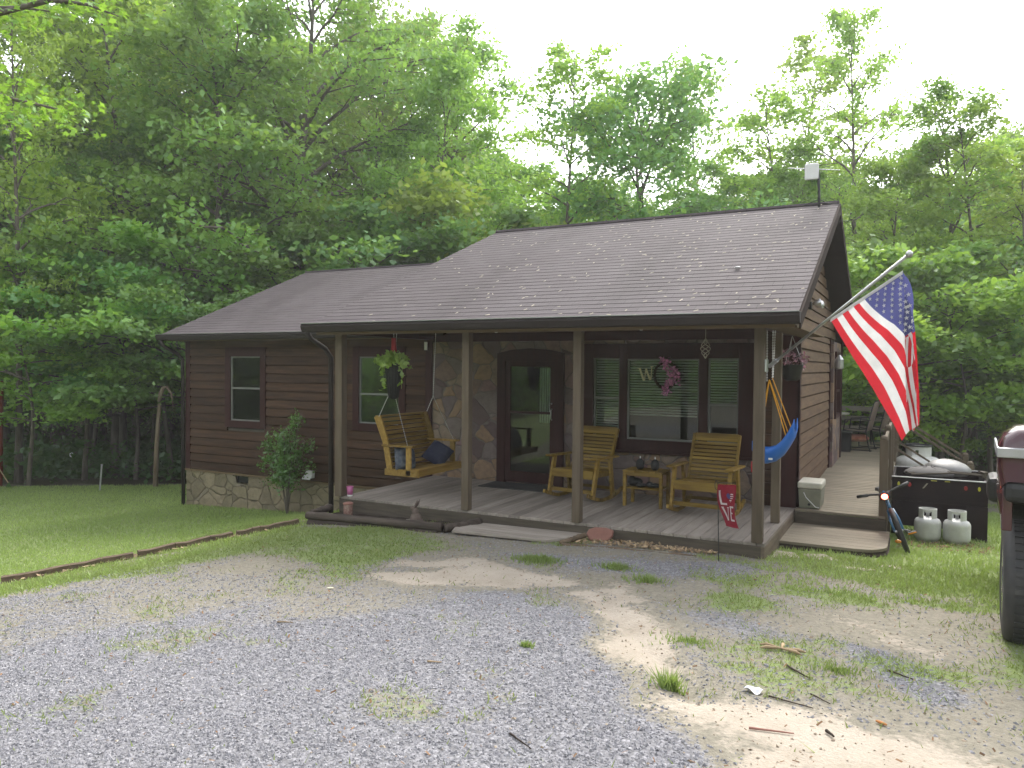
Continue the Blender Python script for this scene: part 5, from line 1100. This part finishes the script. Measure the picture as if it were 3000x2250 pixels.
for i,(x,y,l,h,a,lab) in enumerate([(-1.83,1.40,.13,.11,.5,'tall black boot on the left of the table shelf'),(-1.72,1.33,.12,.05,1.2,'low black shoe in the middle of the table shelf'),(-1.58,1.37,.14,.06,.2,'black shoe on the right of the table shelf')]):
    b=MB(); b.ell((0,0,h*.45),(l*.75,.045,h*.5),14,8,noise=.05); b.ell((-l*.35,0,h*.6),(l*.35,.045,h*.62),12,8); 
    o=b.build('shoe',MAT['black'],None,smooth=True); o.location=(x,y,DZ+.242); o.rotation_euler=(0,0,a); tag(o,lab,'shoe','black shoes on the table shelf'); md=o.modifiers.new('fuse','REMESH'); md.mode='VOXEL'; md.voxel_size=.006; md.use_smooth_shade=True
# letter W and wreath hung on the big window
def letter(name,strokes,z,mat,loc,th=.02,rot=0,label=None,cat=None,s=1.):
    b=MB()
    for (x0,z0,x1,z1,w) in strokes:
        b.prism([(s*(x0-w/2),0,s*z0),(s*(x0+w/2),0,s*z0),(s*(x1+w/2),0,s*z1),(s*(x1-w/2),0,s*z1)],(0,-th*(1+.02*len(b.v)),0))
    o=b.build(name,MAT[mat],None); o.location=loc; o.rotation_euler=(0,rad(rot),0); return tag(o,label,cat)
MAT['cream']=simple('cream_painted_letter',(.8,.74,.55),None,.7,var=.02,bmp=0)
letter('letter_w',[(-.085,.18,-.048,0,.024),(.0,.165,-.040,0,.010),(.0,.165,.040,0,.024),(.088,.18,.050,0,.010),(-.088,.174,-.088,.184,.05),(.09,.174,.09,.184,.04)],0,'cream',(-1.935,W-.06,1.725),rot=-8,label='cream wooden letter W hung on the large porch window',cat='letter')
wr=thing('wreath',(-1.68,W-.07,1.80),'vine wreath with a curve of pink and purple flowers on the large porch window','wreath')
b=MB()
for k_ in range(3): b.tube([((.155+.012*math.sin(i*1.3+k_*2))*math.cos(i*.2618),.012*math.cos(i*1.1+k_*2),(.175+.012*math.sin(i*1.3+k_*2))*math.sin(i*.2618)) for i in range(25)],.011,5,cap=False)
b.build('vine_ring',MAT['dark_wood'],wr,smooth=True)
C=[];
for (x,z) in [(-1.71,2.01),(-1.66,2.0),(-1.66,1.93),(-1.60,1.90),(-1.54,1.87),(-1.51,1.80),(-1.54,1.76),(-1.60,1.72),(-1.66,1.68),(-1.68,1.62),(-1.65,1.58),(-1.60,1.80)]: C.append((x+1.68,-.03,z-1.80))
V,a1,a2=leaf_faces(np.array(C),np.tile([.05,.03,.05],(len(C),1)),26,.05,r,1.4); quads_obj('flowers',V,MAT['petal'],a1,wr,rnd2=a2)
# wind ornament
wc=thing('wind_ornament',(-.65,.12,2.0),'twisted pale metal wind ornament hanging from the porch beam near the right post','ornament')
b=MB(); 
for k_ in range(4): b.tube([(.05*math.sin(i/20*math.pi)*math.cos(i*.35+k_*1.57),.05*math.sin(i/20*math.pi)*math.sin(i*.35+k_*1.57),.21*i/20) for i in range(21)],.004,4)
b.build('spiral',MAT['slab'],wc); b=MB(); b.tube([(0,0,.2),(0,0,.32)],.002,4); b.build('string',MAT['slab'],wc)
# blue child swing
bs=thing('child_swing',(-.05,.6,1.0),'blue plastic child swing on yellow ropes and chains behind the right porch post','swing')
prof=[(.20,1.235),(.185,1.17),(.14,1.08),(.08,.985),(.0,.915),(-.09,.885),(-.17,.885),(-.215,.92),(-.225,.99)]
def sfn(u,v):
    t=u*(len(prof)-1); i=min(int(t),len(prof)-2); f=t-i; x=prof[i][0]*(1-f)+prof[i+1][0]*f; z=prof[i][1]*(1-f)+prof[i+1][1]*f
    q=2*v-1; w=.15*(1-.25*abs(2*u-1)**3); return (x+.05,(q*w),z-1.0+.16*abs(q)**3*(1 if .03<u<.97 else .3))
b=MB(); b.grid(sfn,26,14); b.build('seat',MAT['blue'],bs,smooth=True,solid=.012)
b=MB(); b.box((.0,-.165,-.06),(.04,-.158,-.04)); b.build('sticker',MAT['white'],bs)
b=MB(); b.box((-.20,-.05,-.22),(-.16,.05,-.10)); b.build('front_guard',MAT['red'],bs,bevel=.01)
b=MB()
for s in (-1,1):
    b.tube([(-.03,s*.01,.78),(.06+.1,s*.10,.20)],.006,5); b.tube([(-.03,s*.01,.78),(-.16,s*.12,-.02)],.006,5)
b.tube([(-.0,.0,.80),(.215,.0,.235)],.006,5); b.build('rope',MAT['rope'],bs)
b=MB(); chain(b,(-.06,0,1.36),(-.055,0,.76),.009); chain(b,(.0,0,1.36),(.0,0,.78),.009); chain(b,(.02,.03,1.36),(.0,.03,.80),.009); b.build('chain',MAT['chain'],bs)
um=MB(); um.lathe([(.01,0),(.02,.05),(.028,.3),(.02,.34),(.008,.36),(.008,.42)],n=10); o=um.build('rolled_umbrella',MAT['black'],None,smooth=True); o.location=(-.20,2.08,DZ); o.rotation_euler=(rad(-4),0,0); tag(o,'dark rolled umbrella standing against the wall right of the rocking chair','umbrella')
# ------------------------------------------------------------------ flags
P0=np.array([.03,-.03,1.93]); P1=np.array([1.225,-1.10,2.80])
fp=thing('flagpole',(0,-.05,1.9),'silver flagpole slanting out from the right porch post','flagpole')
b=MB(); b.tube([P0,P1],.0125,10); wb(b,'pole','steel',fp,smooth=True)
b=MB(); b.ell(tuple(P1+(P1-P0)*.012),(.028,.028,.028),12,8); wb(b,'finial','steel',fp,smooth=True)
b=MB(); b.box((-.02,-.05,1.87),(.0,.03,1.99)); b.tube([P0-(P1-P0)*.01,P0+(P1-P0)*.06],.02,8); wb(b,'bracket','steel',fp)
hn=np.array([(P1-P0)[1],-(P1-P0)[0],0]); hn/=np.linalg.norm(hn)        # across the pole's vertical plane, away from the viewer when negated
if hn.dot(CAM-P0)<0: hn=-hn
K=3000/2212.
def lerp_pts(P,t):
    t=max(0,min(1,t))*(len(P)-1); i=min(int(t),len(P)-2); f=t-i
    return tuple(P[i][k]*(1-f)+P[i+1][k]*f for k in range(len(P[0])))
z5=lambda x,y:((2250+x/3.951)/K,(900+y/3.951)/K)
Lp=[z5(725,125),z5(850,330),z5(985,550),z5(1120,745),z5(1250,960),z5(1345,1140),z5(1440,1320),z5(1525,1520)]
Fold=[z5(1560,0)[0]]*2+[z5(1565,0)[0],z5(1570,0)[0],z5(1580,0)[0],z5(1585,0)[0],z5(1590,0)[0],z5(1640,0)[0]]
Redge=[1953,1958,1963,1968,1972,1975,1978,1979]
Wd=[156/13.,13.6,14.8,15.6,15.5,14.5,14.,13.5]
Slo=[-.667,-.72,-.78,-.82,-.85,-.88,-.9,-.95]
def flag_pt(u,v):
    Lx,Ly=lerp_pts(Lp,v); F=lerp_pts([(a,) for a in Fold],v)[0]; Rr_=lerp_pts([(a,) for a in Redge],v)[0]; w=lerp_pts([(a,) for a in Wd],v)[0]; sl=lerp_pts([(a,) for a in Slo],v)[0]
    s=u*13*w; room=F-Lx; dep=0
    if v<.04: x=Lx+u*156
    elif s<=room: x=Lx+s
    else:
        e=s-room; E_=max(13*w-room,.01); span=max(Rr_-F,4); q_=min(2.99,3*e/E_); n=int(q_); f=q_-n
        x=F+(span*f if n%2==0 else span*(1-f)); dep=.006*n+.03*(f if n%2==0 else 1-f)
    blend=min(1,v/.28); x=(Lx+u*(156+0*v))*(1-blend)+x*blend
    y=Ly+sl*(x-Lx)
    p=on_plane(x*K,y*K,P0,hn)
    wave=.015*math.sin(u*9+v*5)*min(1,v*2)+.012*math.sin(u*17-v*7)*v
    return p+hn*(wave-dep*blend)-np.array([0,0,.018])
fl_=thing('american_flag',tuple((P0+P1)/2),'american flag with stars and stripes hanging folded from the silver pole','flag')
nu,nv=130,90
def mf(i,j):
    u=(i+.5)/nu; v=(j+.5)/nv
    st=int(u*13)
    if v<.4 and st>=6: return 2
    return 0 if st%2==0 else 1
b=MB(); b.grid(flag_pt,nu,nv,mf=mf,rnd=.5); wb(b,'cloth',None,fl_,smooth=True) if False else b.build('cloth',[MAT['flagred'],MAT['flagwhite'],MAT['flagblue']],fl_,smooth=True,world=True)
b=MB(); b.grid(lambda u,v:flag_pt(u,-.0+v*.0)+np.array([0,0,.03*(v-.6)]),60,1); b.build('heading_tape',MAT['flagwhite'],fl_,world=True,solid=.003)
b=MB()
for rr_ in range(9):
    for cc in range(6 if rr_%2==0 else 5):
        u=6/13+(7/13)*(rr_+1)/10; v=.4*((cc+ (0.5 if rr_%2==0 else 1.0))/6)
        c0=flag_pt(u,v); du=flag_pt(u+.01,v)-c0; dv=flag_pt(u,v+.01)-c0
        du/=np.linalg.norm(du)+1e-9; n_=np.cross(du,dv); n_/=np.linalg.norm(n_)+1e-9; dv=np.cross(n_,du)
        for sgn in (1,-1):
            P=[c0+n_*.003*sgn+(du*math.cos(a*.6283)+dv*math.sin(a*.6283))*(.021 if a%2==0 else .0085) for a in range(10)]
            b.add(P,[tuple(range(10))],0,.5)
b.build('stars',MAT['flagwhite'],fl_,world=True)
# garden flag
pf=np.array([-.37,-.45,.78]); nf=np.array([.80,.60,0.])
z4=lambda x,y:(1650+x/2.212,900+y/2.212)
gf=thing('garden_flag',(-.36,-.45,gz(-.36,-.45)),'small dark red garden flag reading LOVE on a thin black stand before the porch','flag')
TLc=on_plane(*z4(1003,1147),pf,nf); TRc=on_plane(*z4(1116,1152),pf,nf); BLc=on_plane(*z4(1050,1418),pf,nf); BRc=on_plane(*z4(1142,1436),pf,nf)
Mid=on_plane(*z4(1022,1300),pf,nf)
nf=nf/np.linalg.norm(nf)
if nf.dot(CAM-pf)<0: nf=-nf
def gp(u,v,o=0): 
    l=TLc*(1-v)+BLc*v; r_=TRc*(1-v)+BRc*v; l=l-(BLc-TLc)*0+(TLc-TRc)*.14*math.sin(v*3.14); r_=r_+(TLc-TRc)*.14*math.sin(v*3.14)
    return l*(1-u)+r_*u+nf*(.012*math.sin(u*4+v*5)+o)
b=MB(); b.grid(gp,14,22,rnd=.5); b.build('cloth',MAT['gred'],gf,smooth=True,world=True)
def gstroke(mb,pts,w):
    for (a0,c0),(a1,c1) in zip(pts,pts[1:]):
        n=6; dx,dy=a1-a0,(c1-c0)*1.5; L_=math.hypot(dx,dy); px_,py_=-dy/L_*w/2,dx/L_*w/2/1.5
        for i in range(n):
            s0,s1=i/n,(i+1)/n
            for sg in (1,-1):
                Q=[(a0+(a1-a0)*s0+px_,c0+(c1-c0)*s0+py_),(a0+(a1-a0)*s1+px_,c0+(c1-c0)*s1+py_),(a0+(a1-a0)*s1-px_,c0+(c1-c0)*s1-py_),(a0+(a1-a0)*s0-px_,c0+(c1-c0)*s0-py_)]
                mb.add([gp(x,y,.003*sg) for x,y in Q],[(0,1,2,3)],0,.5)
b=MB(); gstroke(b,[(.19,.16),(.19,.46)],.10); gstroke(b,[(.14,.47),(.48,.47)],.07); gstroke(b,[(.14,.155),(.26,.155)],.03)
gstroke(b,[(.18,.55),(.36,.85)],.10); gstroke(b,[(.50,.55),(.40,.85)],.045); gstroke(b,[(.13,.55),(.26,.55)],.03); gstroke(b,[(.44,.55),(.55,.55)],.03)
gstroke(b,[(.68,.52),(.68,.83)],.09); gstroke(b,[(.62,.53),(.92,.53)],.06); gstroke(b,[(.68,.67),(.84,.67)],.05); gstroke(b,[(.64,.83),(.92,.83)],.06)
b.build('lettering',MAT['flagwhite'],gf,world=True)
b=MB(); 
heart=lambda t:(.70+.185*(math.sin(t)**3),.30-.125*((13*math.cos(t)-5*math.cos(2*t)-2*math.cos(3*t)-math.cos(4*t))/16))
def inh_(x,y):
    P=[heart(i*.2618) for i in range(24)]; c=False
    for i in range(24):
        a=P[i];d=P[(i+1)%24]
        if (a[1]>y)!=(d[1]>y) and x<(d[0]-a[0])*(y-a[1])/(d[1]-a[1])+a[0]: c=not c
    return c
hbm=MB()
for i in range(34):
    for j in range(34):
        x=.50+.4*i/34; y=.14+.32*j/34
        if inh_(x+.006,y+.005):
            mi=2 if x<.70 and y<.33 else (0 if int((y-.14)/.0245)%2==0 else 1)
            if mi==0: continue
            for sg in (1,-1): hbm.add([gp(x,y,.003*sg),gp(x+.4/34,y,.003*sg),gp(x+.4/34,y+.32/34,.003*sg),gp(x,y+.32/34,.003*sg)],[(0,1,2,3)],mi,.5)
hbm.build('heart_print',[MAT['gred'],MAT['flagwhite'],MAT['flagblue']],gf,world=True)
b=MB(); sx_=on_plane(*z4(1003,1148),np.array([-.37,-.45,.78]),nf); b.tube([(sx_[0]+.02,sx_[1],gz(-.36,-.45)-.05),(sx_[0],sx_[1],.75),(sx_[0],sx_[1],.79)],.0045,6)
d_=(TRc-TLc); d_/=np.linalg.norm(d_); top=np.array([sx_[0],sx_[1],.79]); b.tube([top,top+(TRc-TLc)*1.02],.0045,6)
b.tube([top-d_*.05*(1-math.cos(i*.5))*.5+np.array([0,0,-.05*i/12+.03*math.sin(i*.5)]) -d_*.02 for i in range(12)],.0035,5); wb(b,'stand','black',gf)
# ------------------------------------------------------------------ in front of the porch
bed=thing('planter_bed',(-4.5,-.3,-.1),'low bed edged with old dark logs along the left porch front','planter')
b=MB(); 
def log(mb,p,q,r_,seed):
    rr2=np.random.RandomState(seed); p=np.array(p,float);q=np.array(q,float); n=14
    pts=[p+(q-p)*i/n+rr2.normal(0,.004,3) for i in range(n+1)]; mb.tube(pts,[r_*(1+rr2.normal(0,.06)) for _ in range(n+1)],10)
b=MB(); log(b,(-5.50,-.60,-.01),(-3.46,-.62,.055),.05,1); wb(b,'front_log','oldlog',bed,smooth=True)
b=MB(); log(b,(-5.46,-.60,-.10),(-3.50,-.63,-.03),.05,2); wb(b,'lower_log','oldlog',bed,smooth=True)
b=MB(); log(b,(-5.48,-.55,.0),(-5.62,-.02,-.01),.045,3); wb(b,'side_log','oldlog',bed,smooth=True)
b=MB(); log(b,(-3.44,-.58,.04),(-3.22,-.14,.06),.045,4); wb(b,'side_log','oldlog',bed,smooth=True)
b=MB(); b.grid(lambda u,v:(-5.5+2.1*u,-.58+.55*v,-.07+.07*u+.015*math.sin(u*40)*math.sin(v*9)),30,8); wb(b,'soil','dark_wood',bed)
e=thing('tumbler',(-5.35,.05,DZ),'pink tumbler cup standing on the left front corner of the porch','cup'); b=MB(); b.lathe([(.034,0),(.046,.13),(.042,.13),(.03,.01)],n=18); b.build('cup',MAT['pink'],e,smooth=True); b=MB(); b.lathe([(.035,-.001),(.037,.02)],n=18); b.build('white_base',MAT['white'],e)
e=thing('garden_lantern',(-5.17,-.2,-.09),'rusty red patterned can with a tan lid in the log edged bed','pot'); b=MB(); b.lathe([(.055,0),(.058,.02),(.058,.18),(.05,.19)],n=18); b.build('can',simple('rusty_patterned_can',(.14,.03,.02),(.35,.28,.22),.7,(30,30,30),var=0),e,smooth=True); b=MB(); b.lathe([(.066,.185),(.068,.20),(.05,.21),(.01,.212)],n=18); b.build('lid',MAT['redstone'],e)
b=MB(); b.ell((0,0,.07),(.075,.06,.085),14,10); b.ell((-.01,0,.15),(.045,.04,.06),12,8); b.ell((-.035,0,.195),(.045,.032,.035),12,8); b.tube([(-.01,.012,.21),(.02,.015,.26),(.045,.02,.315)],[.012,.018,.006],8); b.tube([(-.015,-.012,.21),(.01,-.018,.26),(.03,-.025,.31)],[.012,.018,.006],8); b.ell((-.05,.03,.02),(.045,.018,.02),10,6); b.ell((-.05,-.03,.02),(.045,.018,.02),10,6); b.ell((.075,0,.05),(.025,.025,.025),8,6)
o=b.build('rabbit_statue',MAT['rabbit'],None,smooth=True); o.location=(-4.10,-.2,-.055); o.rotation_euler=(0,0,rad(15)); tag(o,'mottled brown rabbit statue with upright ears sitting in the bed before the porch','statue'); md=o.modifiers.new('fuse','REMESH'); md.mode='VOXEL'; md.voxel_size=.006; md.use_smooth_shade=True
# weathered boards lying before the deck
bd=thing('entry_board',(-2.7,-.35,0),'grey splintered boards lying flat as a threshold in front of the porch','board')
for i,(y0_,y1_) in enumerate(((-.14,-.30),(-.305,-.46),(-.465,-.63))):
    b=MB(); b.prism([(-3.40+.05*i,y1_,.012),(-1.98-.1*i,y1_+.12,.005),(-1.93-.05*i,y0_+.12,.01),(-3.42+.03*i,y0_,.018)],(0,0,.03)); wb(b,'plank','board',bd,bevel=.004)
b=MB(); log(b,(-2.02,-.50,.01),(-1.83,-.25,.08),.028,6); tag(b.build('short_stick_log',MAT['timber'],None,smooth=True),'short pale stick log leaning between grey boards and red stone','log')
b=MB(); b.prism([(-.13,0,.13),(-.155,0,.08),(-.08,0,-.03),(.06,0,-.03),(.14,0,.08),(.145,0,.145),(.06,0,.165),(-.06,0,.16)],(0,.05,0)); o=b.build('flat_stone',MAT['redstone'],None,bevel=.012); o.location=(-1.69,-.22,.01); o.rotation_euler=(rad(-22),0,rad(4)); tag(o,'reddish flat stone propped against the porch edge','stone')
b=MB(); log(b,(-2.0,-.52,.0),(-.60,-.33,.0),.03,7); tag(b.build('edging_log',MAT['timber'],None,smooth=True),'thin weathered edging log along the mulch strip before the porch','log')
def chips(name,n,fn,mat,size,label,seed):
    r_=np.random.RandomState(seed); xy=np.array([fn(r_) for _ in range(n)]); z=GH(xy[:,0],xy[:,1])+r_.uniform(.004,.03,n); a=r_.rand(n)*6.28; l=size*r_.uniform(.5,1.4,n); w=l*r_.uniform(.15,.4,n); t=r_.normal(0,.35,(n,2))
    V=np.empty((n,4,3)); 
    for k_,(p,q) in enumerate(((-1,-1),(1,-1),(1,1),(-1,1))):
        dx=p*l*np.cos(a)-q*w*np.sin(a); dy=p*l*np.sin(a)+q*w*np.cos(a); V[:,k_,0]=xy[:,0]+dx; V[:,k_,1]=xy[:,1]+dy; V[:,k_,2]=z+dx*t[:,0]+dy*t[:,1]
    return tag(quads_obj(name,V,MAT[mat],r_.rand(n)),label,'litter',kind='stuff')
chips('mulch',900,lambda r_:(lambda t:(-1.95+1.5*t,-.06-(.38-.22*t)*r_.rand()))(r_.rand()),'chip',.018,'pale wood chips in the strip between edging log and porch',61)
chips('bark_bits',500,lambda r_:(lambda t:(-7.1+1.4*t+r_.normal(0,.09),-3.3+2.8*t+r_.normal(0,.07)))(r_.rand()),'chip',.03,'splintered wood bits along the lawn border timber',62)
chips('leaf_litter',1300,lambda r_:(r_.uniform(-5,2.5),r_.uniform(-5.6,-.5)),'leafrot',.011,'small dead leaves and twigs scattered over gravel and sand',63)
chips('leaf_litter',400,lambda r_:(r_.uniform(1.15,2.2),r_.uniform(2.4,3.3)),'leafrot',.018,'dry leaves gathered around the propane bottles',64)
# border timbers
for i,(p,q,w,lab) in enumerate([((-7.75,-4.7),(-7.22,-3.5),.09,'lawn border timber nearest the viewer at the left picture edge'),((-7.15,-3.38),(-6.52,-2.3),.085,'second lawn border timber from the left picture edge'),((-6.50,-2.26),(-6.05,-1.3),.08,'third lawn border timber, between lawn and gravel'),((-6.03,-1.26),(-5.62,-.62),.07,'last border timber, ending at the log edged bed')]):
    b=MB(); n=8; P=[(p[0]+(q[0]-p[0])*k_/n,p[1]+(q[1]-p[1])*k_/n) for k_ in range(n+1)]
    pts=[(x,y,gh(x,y)+.015+.006*math.sin(k_*2.1+i)) for k_,(x,y) in enumerate(P)]
    for a,c in zip(pts,pts[1:]): b.beam(a,c,w,.11,rnd=.5)
    tag(b.build('border_timber',MAT['timber'],None),lab,'timber','timbers edging the lawn')
# sticks, paper
def stick(x,y,a,l,r_,label,mat='dark_wood',name='twig',cat='twig',grp='twigs on the driveway'):
    b=MB(); n=6; pts=[]
    for i in range(n+1): t=i/n-.5; px=math.cos(a)*l*t; py=math.sin(a)*l*t; pts.append((px+random.gauss(0,l*.015),py,gh(x+px,y+py)-gh(x,y)+r_))
    b.tube(pts,[r_*(1-.5*i/n) for i in range(n+1)],6); o=b.build(name,MAT[mat],None,smooth=True); o.location=(x,y,gh(x,y)+.003); return tag(o,label,cat,grp)
stick(.75,-3.67,-.25,.24,.005,'thin dark twig lying just right of the white paper')
stick(.72,-3.2,-.75,.2,.007,'short dark twig in the dirt between the seed stalk and the white paper')
stick(.88,-3.55,-.7,.14,.005,'short twig right of the twig beside the white paper')
stick(1.25,-2.95,-.55,.16,.006,'twig lying beside the dark gravel strip')
stick(-.30,-4.75,-.5,.17,.005,'reddish twig lying in the gravel at the bottom of the picture')
stick(.97,-4.0,-.9,.06,.009,'thick bark piece on the bare sand at the lower right')
stick(.72,-4.1,.2,.2,.006,'long reddish root piece lying on the pale sand','redstone')
stick(-2.62,-3.9,.5,.11,.006,'pale wood splinter on the left part of the gravel','chip')
stick(-1.25,-4.05,.3,.09,.006,'pale wood splinter in the middle of the gravel','chip')
b=MB()
for a in (2.9,3.6,.1,-.5,1.6): b.tube([(0,0,.012),(.10*math.cos(a),.07*math.sin(a),.016),(.145*math.cos(a),.10*math.sin(a),.008)],[.006,.012,.003],6)
o=b.build('seed_stalk',MAT['chip'],None,smooth=True); o.location=(.58,-2.83,gh(.58,-2.83)+.004); tag(o,'star shaped dry seed stalk lying on bare dirt right of the sandy wash','seed stalk')
b=MB(); b.grid(lambda u,v:(-.045+.09*u+.01*v,-.03+.055*v-.012*u,.012+.014*math.sin(u*6)*math.cos(v*5)),10,7); o=b.build('paper_scrap',MAT['paper'],None,solid=.001); o.location=(.54,-3.6,gh(.54,-3.6)+.006); tag(o,'crumpled white paper scrap lying on the sandy ground','paper')
b=MB(); b.ell((0,0,.006),(.03,.012,.007),10,5); o=b.build('yellow_leaf',MAT['cream'],None,smooth=True); o.location=(-3.0,-3.0,gh(-3.0,-3.0)+.006); o.rotation_euler=(0,0,.7); tag(o,'small pale yellow leaf on the gravel left of the upper sand patch','leaf')
b=MB(); b.ell((0,0,.006),(.032,.012,.007),10,5); o=b.build('brown_leaf',simple('orange_brown_leaf',(.4,.16,.04),None,.8,var=0),None,smooth=True); o.location=(1.18,-3.72,gh(1.18,-3.72)+.006); o.rotation_euler=(0,0,-.5); tag(o,'orange brown leaf on the bare sand right of the white paper','leaf')
# shrub by the wall
sh_=thing('shrub',(-8.12,1.72,gz(-8.12,1.72)),'leafy green shrub on thin stems against the cabin wall under the left window','shrub')
b=MB(); r=np.random.RandomState(12); C=[]
for i in range(9):
    a=r.rand()*6.28; l=r.uniform(.15,.42); h=r.uniform(1.1,1.72); b.tube([(0,0,-.05),(math.cos(a)*l*.25,math.sin(a)*l*.2,h*.45),(math.cos(a)*l,math.sin(a)*l*.6,h)],[.011,.009,.003],5,cap=False)
    for k_ in range(7): t=.45+.55*k_/6; C.append((math.cos(a)*l*t+r.normal(0,.07),math.sin(a)*l*.6*t+r.normal(0,.07),h*t+r.normal(0,.05)))
b.build('stems',MAT['bark'],sh_); C=np.array(C); V,a1,a2=leaf_faces(C,np.tile([.13,.12,.12],(len(C),1)),34,.062,r,.9); quads_obj('foliage',V,MAT['shrub'],a1,sh_,rnd2=a2)
# far left: playset post, stake, pale ring in the woods
ps=thing('playset',(-18.2,2.2,gz(-18.2,2.2)),'red brown wooden playset frame cut off by the left picture edge','playset')
b=MB(); p=at(3,1300,17.6)-np.array(ps.location); q=at(-2,1425,17.4)-np.array(ps.location); b.tube([(p[0],p[1],2.35),(q[0],q[1],-.2)],.06,6); b.tube([(p[0]-2,p[1]-1.,2.4),(p[0]+.05,p[1],2.38)],.07,6); b.tube([(p[0]-2.2,p[1]-1.1,2.35),(p[0]-2.2,p[1]-1.1,-.3)],.06,6); b.build('frame',MAT['plinthwood'],ps)
b=MB(); a0=at(-5,1370,17.3)-np.array(ps.location); a1_=at(30,1424,17.3)-np.array(ps.location); b.tube([a0,a1_],.012,5); b.build('rope',MAT['chip'],ps)
p0=at(292,1424,17.0); p1=at(298,1362,17.05); b=MB(); b.tube([(0,0,-.1),tuple(p1-p0)],.018,6); b.ell(tuple(p1-p0),(.025,.025,.02),8,5); o=b.build('metal_stake',MAT['steel'],None); o.location=tuple(p0); tag(o,'thin pale metal stake standing at the far edge of the lawn','stake')
p0=at(210,1333,21); b=MB(); b.tube([(.08*math.cos(i*.5236),0,.05*math.sin(i*.5236)) for i in range(13)],.018,6,cap=False); o=b.build('pale_ring',MAT['paper'],None,smooth=True); o.location=tuple(p0); tag(o,'small pale ring hanging in the dark forest behind the lawn','ring')
# ------------------------------------------------------------------ thin haze added to imitate lens glare over the trees
m=bpy.data.materials.new('added_glare_haze'); m.use_nodes=True; nt=m.node_tree; nt.nodes.clear()
o_=nt.nodes.new('ShaderNodeOutputMaterial'); pv=nt.nodes.new('ShaderNodeVolumePrincipled'); pv.inputs['Color'].default_value=(.96,.97,.95,1); pv.inputs['Density'].default_value=.0015; pv.inputs['Anisotropy'].default_value=.35
nt.links.new(pv.outputs[0],o_.inputs['Volume'])
b=MB(); b.box((-170,-170,-6),(170,170,48)); hz_=b.build('haze',m,None); tag(hz_,'faint haze added to imitate glare between cabin and wooded hills','haze',kind='stuff')
